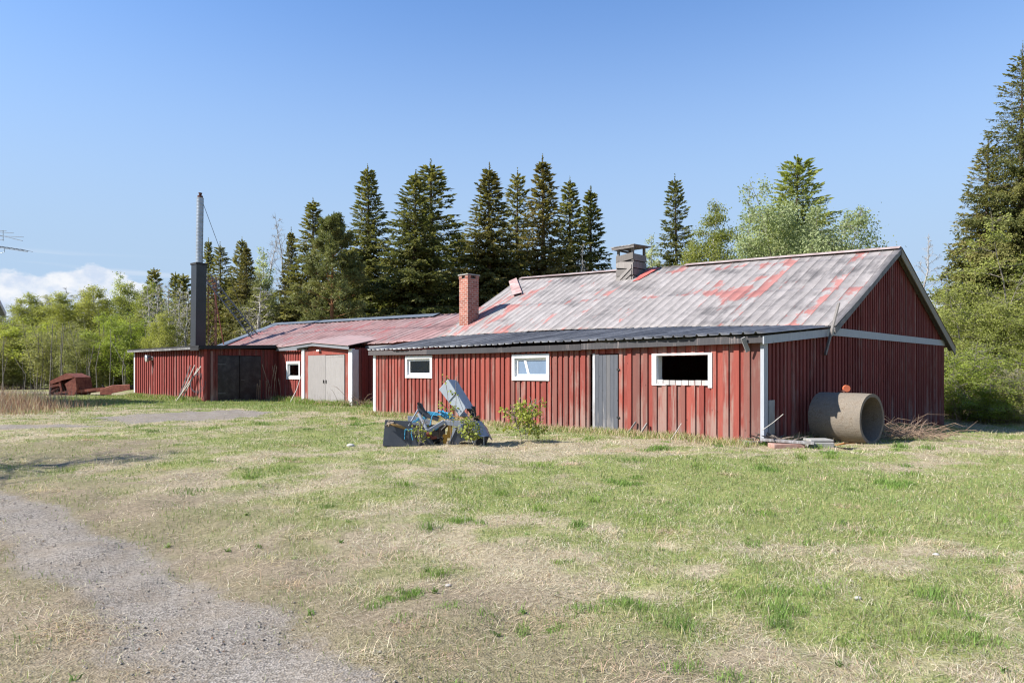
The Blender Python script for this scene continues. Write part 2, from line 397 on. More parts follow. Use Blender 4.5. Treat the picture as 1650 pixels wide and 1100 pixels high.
def axis(lo, hi, fine, grow, far):
    a = list(np.arange(lo, hi, fine)); s = fine
    x = a[-1]
    while x < far: s *= grow; x += s; a.append(x)
    x = a[0]; s = fine; b = []
    while x > -far: s *= grow; x -= s; b.append(x)
    return np.array(b[::-1] + a)
gx = axis(-16, 19, .12, 1.12, 2500)
gy = axis(1.5, 28, .12, 1.12, 2600)
XX, YY = np.meshgrid(gx, gy)
ZZ = gz(XX, YY) + (vnoise(XX * 5, YY * 5, 77) - .5) * .025 * (np.abs(XX) < 40) * (YY < 40)
nx, ny = len(gx), len(gy)
V = np.stack([XX.ravel(), YY.ravel(), ZZ.ravel()], 1)
i = np.arange((ny - 1) * (nx - 1)); r_, c_ = i // (nx - 1), i % (nx - 1)
a0 = r_ * nx + c_
FI = np.stack([a0, a0 + 1, a0 + nx + 1, a0 + nx], 1)
GROUND, nt, b, out = newmat('ground_soil_and_thatch')
co = objco(nt); at = attr(nt, 'col').outputs['Color']
sp = nd(nt, 'ShaderNodeSeparateColor'); nt.links.new(at, sp.inputs[0])
n1 = noise(nt, co, 2.5, 8, .65); n2 = noise(nt, co, 22, 6, .7); n3 = noise(nt, co, 90, 4, .7)
thatch = mixc(nt, ramp(nt, n2, .3, .7), (.19, .155, .095), (.42, .355, .245))
thatch = mixc(nt, ramp(nt, n1, .45, .75, 0, .5), thatch, (.20, .17, .105))
green = mixc(nt, ramp(nt, n2, .3, .7), (.13, .16, .045), (.25, .265, .085))
c = mixc(nt, ramp(nt, sp.outputs[1], .3, .8, 0, .9), thatch, green)
dirt = mixc(nt, ramp(nt, n2, .3, .7), (.13, .10, .068), (.25, .20, .14))
c = mixc(nt, mth(nt, 'MULTIPLY', sp.outputs[2], .8), c, dirt)
vo = nd(nt, 'ShaderNodeTexVoronoi'); nt.links.new(co, vo.inputs['Vector']); vo.inputs['Scale'].default_value = 70
sh = nd(nt, 'ShaderNodeSeparateColor'); nt.links.new(vo.outputs['Color'], sh.inputs[0])
grav = mixc(nt, ramp(nt, sh.outputs[0], .1, .9), (.145, .127, .107), (.30, .267, .23))
grav = mixc(nt, ramp(nt, n1, .4, .7, 0, .55), grav, (.20, .16, .115))
gm = ramp(nt, mth(nt, 'ADD', sp.outputs[0], mth(nt, 'ADD', mth(nt, 'MULTIPLY', mth(nt, 'SUBTRACT', n2, .5), .8), mth(nt, 'MULTIPLY', mth(nt, 'SUBTRACT', n1, .5), 1.1))), .25, .75)
c = mixc(nt, gm, c, grav)
nt.links.new(c, b.inputs['Base Color']); b.inputs['Roughness'].default_value = .95; b.inputs['Specular IOR Level'].default_value = .1
hb = mth(nt, 'ADD', mth(nt, 'MULTIPLY', n2, .7), mth(nt, 'MULTIPLY', vo.outputs['Distance'], .5))
bump(nt, b, hb, .7, .02)
xs, ys = V[:, 0], V[:, 1]
me = np_mesh('ground', V, FI.ravel(), np.full(len(FI), 4), GROUND, np.stack([gravel_mask(xs, ys), green_mask(xs, ys), dirt_mask(xs, ys)], 1), smooth=True)
tag(link('ground', me), kind='structure')

# ------------------------------------------------------------------ grass
def building_foot(x, y):
    dx = x - C0.x; dy = y - C0.y
    t = dx * DD.x + dy * DD.y; s = dx * GG.x + dy * GG.y
    return ((t > 0) & (t < 14.4) & (s > .0) & (s < 13.8)) | ((t >= 14.4) & (t < 40.7) & (s > 3.5) & (s < 13)) | ((t > 29.3) & (t < 40.7) & (s > -.5) & (s < 4)) | ((t > 20.3) & (t < 24.8) & (s > 2.54) & (s < 4))
def scatter(n, y0, y1, power=1.0):
    """places across the yard, thinner with distance"""
    u = rng.random(n)
    y = (y0 ** power + u * (y1 ** power - y0 ** power)) ** (1 / power)
    x = (rng.random(n) * 2 - 1) * (.80 * y + 1.6)
    return x, y
def blades(x, y, h, w, lean, cols, name, label_kind='stuff', flat=False, parent=None):
    n = len(x); az = np.where(lean > 1.0, fbm(x * .9, y * .9, 91, 3) * 14 + rng.normal(0, .9, n), rng.random(n) * 2 * np.pi); fa = rng.random(n) * 2 * np.pi
    z = gz(x, y) - .005
    l1 = lean * .35; dx, dy = np.cos(az), np.sin(az); wx, wy = np.cos(fa) * w / 2, np.sin(fa) * w / 2
    B = np.stack([x, y, z], 1)
    M = B + np.stack([dx * h * l1, dy * h * l1, h * np.where(lean > 1.0, .20, .55)], 1)
    T = B + np.stack([dx * h * lean, dy * h * lean, h * np.where(lean > 1.0, .07 + .15 * rng.random(n), np.sqrt(np.clip(1 - (lean * .75) ** 2, .04, 1)))], 1)
    W = np.stack([wx, wy, np.zeros(n)], 1)
    V = np.empty((n, 5, 3)); V[:, 0] = B - W; V[:, 1] = B + W; V[:, 2] = M + W * .8; V[:, 3] = M - W * .8; V[:, 4] = T
    k = np.arange(n)[:, None] * 5
    FI = np.concatenate([k + np.array([[0, 1, 2, 3]]), k + np.array([[3, 2, 4]])], 1).ravel()
    C = np.repeat(cols, 5, 0)
    me = np_mesh(name, V.reshape(-1, 3), FI, np.tile([4, 3], n), GRASS, C)
    return me
def pal(base, n, var=.25, hv=.08):
    c = np.array(base)[None] * (1 + (rng.random((n, 1)) * 2 - 1) * var) * (1 + (rng.random((n, 3)) * 2 - 1) * hv)
    return np.clip(c, 0, 1)
def distance_w(y): return np.clip(.0022 + .00042 * y, .003, .02)
parts_x, parts_y, parts_h, parts_w, parts_l, parts_c = [], [], [], [], [], []
def push(x, y, h, w, l, c):
    parts_x.append(x); parts_y.append(y); parts_h.append(h); parts_w.append(w); parts_l.append(l); parts_c.append(c)
# green blades
x, y = scatter(760000, 3.0, 46, .38)
g = green_mask(x, y); gr = gravel_mask(x, y); di = dirt_mask(x, y)
keep = (rng.random(len(x)) < np.clip(g ** 1.25, .02, 1) * (1 - .99 * gr) * (1 - .82 * di)) & ~building_foot(x, y)
x, y, g = x[keep], y[keep], g[keep]; n = len(x)
hh = (.014 + .040 * rng.random(n) ** 1.8) * (.55 + .85 * g) * (1 + .35 * (fbm(x * 3, y * 3, 51, 2) - .5))
hh *= 1 + .9 * sstep(16, 30, y)
mixn = fbm(x * 1.1, y * 1.1, 61, 3)[:, None]
cg = pal((.185, .27, .078), n) * (1 - mixn) + pal((.25, .285, .105), n) * mixn
yel = rng.random(n) < .14; cg[yel] = pal((.38, .34, .17), yel.sum())
push(x, y, hh, distance_w(y) * 1.1, .2 + .5 * rng.random(n), cg)
# dead straw lying about
x, y = scatter(900000, 3.0, 46, .38)
g = green_mask(x, y); gr = gravel_mask(x, y); di = dirt_mask(x, y)
sn = fbm(x * 1.7, y * 1.7, 71, 3)
keep = (rng.random(len(x)) < (1.05 - .80 * g) * (1 - .97 * gr) * (1 - .80 * di) * np.clip(.35 + 1.2 * sn, 0, 1)) & ~building_foot(x, y)
x, y, g = x[keep], y[keep], g[keep]; n = len(x)
cs = pal((.55, .475, .345), n, .3); br_ = rng.random(n) < .2; cs[br_] = pal((.34, .25, .155), br_.sum()); pk = rng.random(n) < .16; cs[pk] = pal((.66, .59, .46), pk.sum())
ls = np.where(rng.random(n) < .035, .5 + .5 * rng.random(n), 1.22 + .11 * rng.random(n))
push(x, y, .035 + .10 * rng.random(n) ** 1.5, distance_w(y) * .9, ls, cs)
# taller dry and green fringe along the walls
for (s0, t0, t1, k) in ((-.12, 0, 14.4, 9000), (3.3, 14.4, 20, 1800), (2.4, 20, 25, 2200), (3.3, 25, 29, 1500), (-.62, 29.3, 40.7, 4500)):
    t = t0 + rng.random(k) * (t1 - t0); s = s0 - np.abs(rng.normal(0, .28, k))
    x = C0.x + DD.x * t + GG.x * s; y = C0.y + DD.y * t + GG.y * s
    far = t0 > 14
    gn = rng.random(k) < (.75 if far else .35 + .3 * (fbm(t * .6, t * 0, 5, 2) - .5))
    c = pal((.52, .42, .27), k); c[gn] = pal((.17, .25, .05), gn.sum())
    push(x, y, (.08 + .16 * rng.random(k)) * (1.5 if far else .9), distance_w(y) * 1.1, .2 + .7 * rng.random(k), c)
# along the shaded gable, and under the shed's side
k = 5000; s = rng.random(k) * 13.6; dn = np.abs(rng.normal(0, .35, k)) + .05
x = C0.x + GG.x * s - DD.x * dn; y = C0.y + GG.y * s - DD.y * dn
c = pal((.45, .36, .23), k); gn = rng.random(k) < .5; c[gn] = pal((.15, .22, .05), gn.sum())
push(x, y, .06 + .16 * rng.random(k), distance_w(y), .2 + .7 * rng.random(k), c)
# tussocks: (px, py, height, how many)
for (px, py, h, k) in ((985, 975, .15, 420), (745, 985, .13, 330), (1245, 880, .11, 300), (1280, 985, .12, 420), (1500, 975, .16, 420), (1270, 955, .12, 300), (1110, 1085, .12, 300), (1590, 1050, .13, 260),
                       (620, 965, .09, 300), (1000, 780, .16, 700), (1440, 785, .18, 700), (930, 850, .12, 300), (740, 840, .10, 300), (1240, 765, .15, 500), (590, 690, .2, 700), (575, 655, .28, 900),
                       (600, 660, .28, 900), (640, 720, .12, 300), (870, 700, .3, 500), (1570, 1000, .1, 250), (1360, 840, .1, 260), (655, 965, .09, 260), (1180, 945, .1, 250), (860, 1010, .08, 200), (1050, 735, .2, 500), (1330, 740, .16, 400), (1490, 735, .2, 400)):
    cx, cy = GP(px, py); r = h * 1.25
    lob = [(cx + rng.normal(0, r * .8), cy + rng.normal(0, r * .6), rng.uniform(.4, 1.1)) for _ in range(4)]
    wch = rng.integers(0, 4, k); L3 = np.array(lob)[wch]
    x = L3[:, 0] + rng.normal(0, r * .42, k); y = L3[:, 1] + rng.normal(0, r * .36, k)
    rd = np.hypot(x - L3[:, 0], y - L3[:, 1]) / r
    push(x, y, h * L3[:, 2] * (.45 + .6 * rng.random(k)) * np.exp(-rd * 1.1), distance_w(y) * 1.15, .15 + .35 * rd + .35 * rng.random(k), pal((.17, .265, .062), k, .35))
for q in range(170):
    x0, y0 = scatter(1, 3.4, 24, .6); x0, y0 = x0[0], y0[0]
    if building_foot(np.array([x0]), np.array([y0]))[0] or gravel_mask(x0, y0) > .3 or dirt_mask(x0, y0) > .5 or green_mask(x0, y0) < .3: continue
    k = 110; r = .05 + .10 * random.random(); x = x0 + rng.normal(0, r, k); y = y0 + rng.normal(0, r, k)
    push(x, y, (.04 + .08 * random.random()) * (.4 + .8 * rng.random(k)), distance_w(y), .2 + .6 * rng.random(k), pal(random.choice([(.16, .25, .045), (.19, .27, .06), (.13, .21, .05)]), k))
# flat broad-leaved weeds
for q in range(60):
    x0, y0 = scatter(1, 3.3, 12, .6); x0, y0 = x0[0], y0[0]
    if gravel_mask(x0, y0) > .4: continue
    k = random.randint(7, 14); x = x0 + rng.normal(0, .012, k); y = y0 + rng.normal(0, .012, k)
    push(x, y, .035 + .03 * rng.random(k), np.full(k, .011), .85 + .14 * rng.random(k), pal(random.choice([(.15, .23, .06), (.18, .24, .07)]), k))
# dead leaves and dark debris
k = 5200; x, y = scatter(k, 3.2, 20, .5); push(x, y, .012 + .022 * rng.random(k), .006 + .012 * rng.random(k), 1.25 + .08 * rng.random(k), pal((.16, .10, .06), k, .5))
# dry tufts, pale
for q in range(150):
    x0, y0 = scatter(1, 3.6, 22, .5); x0, y0 = x0[0], y0[0]
    if building_foot(np.array([x0]), np.array([y0]))[0] or gravel_mask(x0, y0) > .3: continue
    k = 170; r = .10 + .16 * random.random()
    x = x0 + rng.normal(0, r, k); y = y0 + rng.normal(0, r * .6, k)
    push(x, y, .04 + .09 * rng.random(k), distance_w(y), np.where(rng.random(k) < .15, .7, 1.2) + .12 * rng.random(k), pal(random.choice([(.58, .48, .33), (.54, .40, .29), (.60, .52, .38)]), k))
x = np.concatenate(parts_x); y = np.concatenate(parts_y)
me = blades(x, y, np.concatenate(parts_h), np.concatenate(parts_w), np.concatenate(parts_l), np.concatenate(parts_c), 'grass')
tag(link('grass', me), 'short spring grass mixed with flattened dead straw over the yard', 'grass', kind='stuff')
NBLADES = len(x)

# dry weeds at the far left of the yard
k = 8500
cx, cy = GP(20, 668)
x = cx - 1.6 + rng.normal(0, 1.5, k); y = cy + rng.normal(0, 2.2, k)
x2 = GP(60, 672)[0] + rng.normal(-.6, .9, 500); y2 = GP(60, 672)[1] + rng.normal(0, 1.0, 500)
x = np.concatenate([x, x2]); y = np.concatenate([y, y2]); k = len(x)
edge = np.exp(-((np.maximum(x - cx + 1.6, 0)) / 1.9) ** 2)
c = pal((.33, .20, .15), k, .3); q = rng.random(k) < .35; c[q] = pal((.50, .41, .30), q.sum())
me = blades(x, y, (.25 + .85 * rng.random(k)) * (.15 + .95 * edge), np.full(k, .013), .1 + .5 * rng.random(k), c, 'dry_weeds')
tag(link('dry_weeds', me), 'reddish dry weed stalks in a patch left of the rusty machinery', 'weeds', kind='stuff')

# ------------------------------------------------------------------ gravel stones
oct_v = np.array([(1, 0, 0), (-1, 0, 0), (0, 1, 0), (0, -1, 0), (0, 0, 1), (0, 0, -1)], float)
oct_f = np.array([(0, 2, 4), (2, 1, 4), (1, 3, 4), (3, 0, 4), (2, 0, 5), (1, 2, 5), (3, 1, 5), (0, 3, 5)])
x, y = scatter(170000, 2.6, 14, .3); x = x * .75 - 1.5
m = gravel_mask(x, y)
rid = sstep(.45, .1, np.abs(dist_poly(x, y, trackA) - .05))
keep = rng.random(len(x)) < np.clip(m * .22 + rid * .14, 0, 1) + .012 * dirt_mask(x, y)
x, y = x[keep], y[keep]; n = len(x)
sz = .0028 + .0085 * rng.random(n) ** 7.0
jit = 1 + (rng.random((n, 6, 3)) - .5) * .7
th = rng.random(n) * 6.28; ct, st_ = np.cos(th), np.sin(th)
L = oct_v[None] * jit * sz[:, None, None] * np.array([1.2, .9, .7])
V = np.empty((n, 6, 3)); V[..., 0] = L[..., 0] * ct[:, None] - L[..., 1] * st_[:, None] + x[:, None]
V[..., 1] = L[..., 0] * st_[:, None] + L[..., 1] * ct[:, None] + y[:, None]; V[..., 2] = L[..., 2] + (gz(x, y) + sz * .25)[:, None]
FI = (np.arange(n)[:, None, None] * 6 + oct_f[None]).ravel()
gcol = pal((.25, .22, .19), n, .4, .05)
STONE = leafmat('gravel_stones', None, 0.0, .9, True)
me = np_mesh('gravel', V.reshape(-1, 3), FI, np.full(n * 8, 3), STONE, np.repeat(gcol, 6, 0))
tag(link('gravel', me), 'loose grey gravel along the wheel track of the drive', 'gravel', kind='stuff')

# ------------------------------------------------------------------ board and batten walls
def board_wall(mb, O, e, nrm, L, z0, z1, openings=(), pitch=.2, ow=.11, th=.022, seed=1, jag=.03, wide=None):
    th = th * 1.25
    """vertical boards with raised boards over the joints. O,e,nrm in local xy; z0,z1 functions of u."""
    rs = random.Random(seed)
    O = Vector((O[0], O[1])); e = Vector((e[0], e[1])); nr = Vector((nrm[0], nrm[1]))
    def pt(u, o, z): q = O + e * u + nr * o; return (q.x, q.y, z)
    def put(a, b, lo_a, lo_b, hi_a, hi_b, o0, o1, tone):
        if b - a < .004 or hi_a - lo_a < .01 and hi_b - lo_b < .01: return
        mb.hexa([pt(a, o0, lo_a), pt(b, o0, lo_b), pt(b, o1, lo_b), pt(a, o1, lo_a),
                 pt(a, o0, hi_a), pt(b, o0, hi_b), pt(b, o1, hi_b), pt(a, o1, hi_a)], tone)
    def strip(a, b, o0, o1, tone, dz):
        cuts = sorted({a, b, *[q for o in openings for q in o[:2] if a < q < b]})
        for p, q in zip(cuts[:-1], cuts[1:]):
            segs = [(None, None)]
            m = (p + q) / 2
            for (u0, u1, w0, w1) in openings:
                if u0 < m < u1:
                    new = []
                    for (lo, hi) in segs:
                        if w0 is not None: new.append((lo, w0))
                        if w1 is not None: new.append((w1, hi))
                    segs = new
            for lo, hi in segs:
                put(p, q, z0(p) - dz if lo is None else lo, z0(q) - dz if lo is None else lo,
                    z1(p) if hi is None else hi, z1(q) if hi is None else hi, o0, o1, tone)
    edges = [0.]
    while edges[-1] < L - pitch * .4:
        w = pitch * rs.uniform(.88, 1.12) if wide is None else wide(edges[-1]) * rs.uniform(.85, 1.15)
        edges.append(min(L, edges[-1] + w))
    edges[-1] = L
    for a, b in zip(edges[:-1], edges[1:]):
        strip(a, b, -.004, th * .8, rs.random(), rs.uniform(0, jag * .5))
    for a in edges[1:-1]:
        w = ow * rs.uniform(.85, 1.2)
        tl = rs.uniform(-.006, .006)
        strip(max(0, a - w / 2 + tl), min(L, a + w / 2 + tl), th * .8, th * 2 + rs.uniform(0, .006), rs.random(), rs.uniform(0, jag))

def ribbed_roof(name, LL, LR, UR, UL, mat, parent, pitch=.25, rib=.03, rh=.022, nv=14, sag=.025, seed=0, laps=(), edge=.03, thick=.012, wave=False, bow=(0, 0)):
    """profiled sheet over a quad: LL,LR lower edge, UL,UR upper edge (local points)"""
    LL, LR, UR, UL = map(np.array, (LL, LR, UR, UL))
    Lu = max(np.linalg.norm(LR - LL), np.linalg.norm(UR - UL)); Lv = np.linalg.norm((UL + UR) / 2 - (LL + LR) / 2)
    us, hs = [], []
    k = 0
    while k * pitch < Lu:
        b = k * pitch
        if wave:
            for q in range(6): us.append(b + pitch * q / 6); hs.append(rh * .5 * (1 + math.cos(q / 6 * 2 * math.pi)))
        else:
            for du, h in ((0, 0), (rib * .25, rh), (rib * .75, rh), (rib, 0), (pitch * .55, 0)):
                us.append(b + du); hs.append(h)
        k += 1
    us = np.array(us); hs = np.array(hs); ok = us <= Lu; us, hs = np.append(us[ok], Lu), np.append(hs[ok], 0)
    vs = sorted({*np.linspace(0, 1, nv).tolist(), *[q for l in laps for q in (l - .002, l + .002)]})
    n = np.cross(LR - LL, UL - LL); n = n / np.linalg.norm(n)
    rs = np.random.default_rng(seed); ed = rs.uniform(-edge, edge, int(Lu / pitch / 3) + 3)
    Vv, UV = [], []
    for v in vs:
        drop = sum(.016 for l in laps if v > l) 
        for u, h in zip(us, hs):
            f = u / Lu
            p = (LL * (1 - f) + LR * f) * (1 - v) + (UL * (1 - f) + UR * f) * v
            w = (float(fbm(u * .35, v * Lv * .4, seed + 5, 3)) - .5) * 2 * sag
            p = p + n * (h + w - drop); p[2] += 4 * f * (1 - f) * (bow[0] * (1 - v) + bow[1] * v)
            if v == 0: p = p + (LL - UL) / Lv * ed[int(u / pitch / 3)]
            Vv.append(p); UV.append((u, v * Lv))
    nu = len(us); nvv = len(vs)
    i = np.arange((nvv - 1) * (nu - 1)); r, c = i // (nu - 1), i % (nu - 1); a = r * nu + c
    FI = np.stack([a, a + 1, a + nu + 1, a + nu], 1)
    me = np_mesh(name, np.array(Vv), FI.ravel(), np.full(len(FI), 4), mat)
    ul = me.uv_layers.new(name='UVMap'); UV = np.array(UV, np.float32)
    ul.data.foreach_set('uv', UV[FI.ravel()].ravel())
    o = link(name, me, parent)
    s = o.modifiers.new('Solidify', 'SOLIDIFY'); s.thickness = thick; s.offset = -1
    return o

def window_unit(parent, u0, u1, z0, z1, y=-.05, fw=.11, sash=.05, open_=False, glass=True, depth=.05, frame_mat=None):
    """window in a wall facing -y (local): u is local x"""
    fm = frame_mat or WHITE
    f = MB()
    f.box(u0, u0 + fw, y - .012, y + depth, z0, z1, .1); f.box(u1 - fw, u1, y - .012, y + depth, z0, z1, .6)
    f.box(u0 + fw, u1 - fw, y - .010, y + depth, z1 - fw, z1, .3)
    f.box(u0 + fw, u1 - fw, y - .016, y + depth, z0, z0 + fw, .8)
    a, b, c, d = u0 + fw, u1 - fw, z0 + fw, z1 - fw
    # reveal
    f.box(a - .004, a + .02, y + depth, y + .16, c, d, .5); f.box(b - .02, b + .004, y + depth, y + .16, c, d, .5)
    f.box(a + .02, b - .02, y + depth, y + .16, d - .02, d + .004, .5); f.box(a + .02, b - .02, y + depth, y + .16, c - .004, c + .02, .5)
    w = f.build('window', fm, parent, bevel=.004)
    s = MB(); a += .022; b -= .022; c += .022; d -= .022; yy = y + .07
    s.box(a, a + sash, yy, yy + .04, c, d, .4); s.box(b - sash, b, yy, yy + .04, c, d, .4)
    s.box(a + sash, b - sash, yy + .002, yy + .038, c, c + sash, .4); s.box(a + sash, b - sash, yy + .002, yy + .038, d - sash, d, .4)
    s.build('sash', fm, w)
    g = MB(); g.box(a + sash - .005, b - sash + .005, yy + .015, yy + .021, c + sash - .005, d - sash + .005)
    g.build('pane', GLASSD, w)
    return w

GB = .10                                  # ground level along the barn
def T(px, s=0.): return -bt(px, s)        # local x of a pixel on the wall plane s
def Z(px, py, s=0.): return bz(px, py, s)

# ================================================================== the long barn
barn = empty('barn', (C0.x, C0.y, 0), ROTB)
tag(barn, 'long red board barn with grey worn sheet roof and dark lean-to along its front', 'barn')
LF = 14.45
def fz(u): t = -u; return 2.17 + .035 * ((t - 6.5) / 7) ** 2      # eave underside along the front
# openings of the front wall in local x
ow3 = (T(1053), T(1150), Z(1100, 621), Z(1100, 569))
ow2 = (T(828), T(888), Z(858, 613), Z(858, 570.5))
ow1 = (T(656), T(699), Z(678, 609), Z(678, 573))
dr = (T(957), T(999.5), Z(980, 694), Z(980, 570))
def inset(o, k=.06): return (o[0] + k, o[1] - k, o[2] + k, o[3] - k)
ops = [tuple(v + (LF if j < 2 else 0) for j, v in enumerate(inset(o))) for o in (ow3, ow2, ow1)] + [(dr[0] - .10 + LF, dr[1] + LF, None, None if False else dr[3])]
w = MB()
board_wall(w, (-LF, 0), (1, 0), (0, -1), LF, lambda u: .06 + .05 * math.sin(u * 1.3) - (.10 if u > 11.2 and u < 13.5 else 0) + (.16 if u > 13.85 else 0) - .06 * (u > 7), lambda u: fz(u - LF) + .10, ops, .205, .115, seed=3,
           wide=lambda u: .20 if u < 10.3 else (.235 if u < 13 else .27), jag=.09)
w.build('front_wall', RED, barn)
w = MB()
board_wall(w, (0, .03), (0, 1), (1, 0), 3.50, lambda u: .16 - .02 * u, lambda u: 2.25 + .13 * u, (), .20, .10, seed=4, jag=.05)
board_wall(w, (0, 3.53), (0, 1), (1, 0), 10.27, lambda u: .10 - .052 * u, lambda u: (2.62 + .505 * u) if u < 4.87 else (5.08 - .46 * (u - 4.87)), (), .185, .085, seed=5, jag=.04)
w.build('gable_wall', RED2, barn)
w = MB()
w.hexa([(-14.6, 13.72, -.5), (-.02, 13.72, -.5), (-.02, 13.8, -.5), (-14.6, 13.8, -.5), (-14.6, 13.72, 2.6), (-.02, 13.72, 2.6), (-.02, 13.8, 2.6), (-14.6, 13.8, 2.6)])
board_wall(w, (-14.45, 3.5), (0, -1), (-1, 0), 3.5, lambda u: .1, lambda u: 2.62 - .12 * u, (), .2, .1, seed=6)
w.add([(-14.9, 3.5, 2.2), (-14.9, 13.8, 2.2), (-14.9, 13.8, 2.75), (-14.9, 8.4, 5.6), (-14.9, 3.5, 3.0)], [(0, 1, 2, 3, 4), (4, 3, 2, 1, 0)])
w.box(-14.9, -14.85, 3.5, 13.7, -.1, 2.2)
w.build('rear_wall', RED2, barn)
fl = MB(); fl.box(-14.3, -.06, .08, 13.6, .0, .12); fl.build('floor_slab', CONCG, barn)
# trims
tr = MB()
tr.box(.026, .058, -.077, .11, .20, 2.30, .3); tr.box(-.02, .027, -.075, -.048, .20, fz(0) + .02, .3)
tr.build('corner_board', TRIMG, barn)
tr = MB(); tr.box(-LF - .03, -LF + .10, -.075, -.048, .06, fz(-LF) + .06, .1); tr.box(-LF - .055, -LF - .03, -.07, .08, .06, fz(-LF) + .05, .1); tr.build('corner_board', WHITE, barn)
tr = MB(); tr.hexa([(.048, 3.34, 2.505), (.078, 3.34, 2.505), (.078, 13.80, 2.53), (.048, 13.80, 2.53), (.048, 3.34, 2.70), (.078, 3.34, 2.70), (.078, 13.80, 2.72), (.048, 13.80, 2.72)], .2)
tr.build('gable_board', TRIMG, barn)
# lean-to eave
fa = MB(); n = 6
cuts = [-14.62, -11.2, -8.3, -4.75, -4.74, 0.10]
for k in range(len(cuts) - 1):
    a, b = cuts[k], cuts[k + 1]
    if b - a < .05: continue
    dz = .012 if k == 4 else 0
    fa.hexa([(a, -.20, fz(a) + dz), (b, -.20, fz(b) + dz), (b, -.17, fz(b) + dz), (a, -.17, fz(a) + dz), (a, -.20, fz(a) + .155 + dz), (b, -.20, fz(b) + .155 + dz), (b, -.17, fz(b) + .155 + dz), (a, -.17, fz(a) + .155 + dz)], [.8, .6, .4, .2, .95][k])
fa.build('fascia', FASC, barn)
so = MB(); so.hexa([(-14.5, -.168, 2.26), (.02, -.168, 2.26), (.02, .02, 2.29), (-14.5, .02, 2.29), (-14.5, -.168, 2.28), (.02, -.168, 2.28), (.02, .02, 2.31), (-14.5, .02, 2.31)]); so.build('soffit', FASC, barn)
LR_ = lambda x: fz(x) + .175
ribbed_roof('lean_to_roof', (-14.68, -.26, LR_(-14.5) + .02), (.16, -.26, LR_(0) + .02), (.16, 3.62, 2.715), (-14.9, 3.62, 3.02), ROOFD, barn, .28, .075, .042, 10, .03, 3, edge=.05, bow=(0, .13))
vb = MB()
vb.hexa([(.10, -.22, 2.185), (.128, -.22, 2.185), (.128, 3.45, 2.485), (.10, 3.45, 2.485), (.10, -.22, 2.355), (.128, -.22, 2.355), (.128, 3.45, 2.665), (.10, 3.45, 2.665)], .2)
vb.build('verge_board', TRIMG, barn)
# main roof
ZL, ZR = 5.90, 5.25
ribbed_roof('roof', (-14.9, 3.30, 3.03), (.25, 3.30, 2.705), (.25, 8.40, ZR), (-15.55, 8.40, ZL), ROOF, barn, .34, .03, .009, 22, .035, 8, laps=(.47, .9), edge=.05, bow=(.12, 0))
ribbed_roof('roof', (.25, 14.55, 2.50), (-15.5, 14.55, 2.9), (-15.55, 8.40, ZL - .01), (.25, 8.40, ZR - .01), ROOF, barn, .34, .03, .009, 12, .03, 9)
vb = MB()
vb.hexa([(.21, 3.32, 2.52), (.24, 3.32, 2.52), (.24, 8.36, 5.05), (.21, 8.36, 5.05), (.21, 3.30, 2.67), (.24, 3.30, 2.67), (.24, 8.38, 5.205), (.21, 8.38, 5.205)], .3)
vb.build('verge_board', plain('slate_verge', (.13, .13, .14), .7, 0, .3, 5, dirt=(.20, .16, .13), dirt_amt=.6), barn)
vb = MB(); vb.hexa([(.21, 14.5, 2.22), (.24, 14.5, 2.22), (.24, 8.44, 4.97), (.21, 8.44, 4.97), (.21, 14.53, 2.47), (.24, 14.53, 2.47), (.24, 8.42, 5.20), (.21, 8.42, 5.20)][:], .9)
vb.build('verge_board', wood_paint('weathered_rake_board', (.17, .15, .125), (.25, .225, .19), (.11, .09, .075), .3), barn)
vb = MB()   # soffit boards of the far slope, seen from below
for k in range(2):
    x0 = .05 + k * .08
    vb.hexa([(x0, 14.42, 2.36), (x0 + .074, 14.42, 2.36), (x0 + .074, 8.5, 5.07), (x0, 8.5, 5.07), (x0, 14.42, 2.39), (x0 + .074, 14.42, 2.39), (x0 + .074, 8.5, 5.10), (x0, 8.5, 5.10)], .3 + .3 * k)
vb.build('soffit', wood_paint('soffit_board', (.16, .14, .12), (.26, .23, .20), (.12, .10, .09), .3), barn)
vb = MB(); vb.hexa([(-15.52, 3.32, 2.86), (-15.49, 3.32, 2.86), (-15.52, 8.36, 5.70), (-15.55, 8.36, 5.70), (-14.9, 3.32, 3.03), (-14.86, 3.32, 3.03), (-15.50, 8.36, 5.85), (-15.54, 8.36, 5.85)], .4)
vb.build('verge_board', GREYW, barn)
RCM = plain('faded_red_flashing', (.30, .225, .21), .75, 0, .3, 1.5, dirt=(.33, .30, .29), dirt_amt=1.)
for a, b in ((-15.4, -11.6), (-11.59, -8.8), (-6.9, -3.4), (-3.39, .22)):
    rc = MB(); za = ZL + (ZR - ZL) * (a + 15.55) / 15.8 + .035; zb = ZL + (ZR - ZL) * (b + 15.55) / 15.8 + .035
    for sgn in (-1, 1):
        rc.hexa([(a, 8.40, za), (b, 8.40, zb), (b, 8.40 + sgn * .16, zb - .075), (a, 8.40 + sgn * .16, za - .075), (a, 8.40, za + .012), (b, 8.40, zb + .012), (b, 8.40 + sgn * .16, zb - .063), (a, 8.40 + sgn * .16, za - .063)], random.random())
    rc.build('ridge_cap', RCM, barn)
def on_roof(px, py):
    """local point of the front slope that a pixel looks at"""
    best = None
    for s in np.linspace(3.3, 8.4, 200):
        f = (s - 3.3) / 5.1; x = -bt(px, s); fx = (x + 15.4) / 15.6
        z = (3.08 * (1 - fx) + 2.72 * fx) * (1 - f) + (ZL * (1 - fx) + ZR * fx) * f
        e = abs(bz(px, py, s) - z)
        if best is None or e < best[0]: best = (e, x, s, z)
    return best[1:]
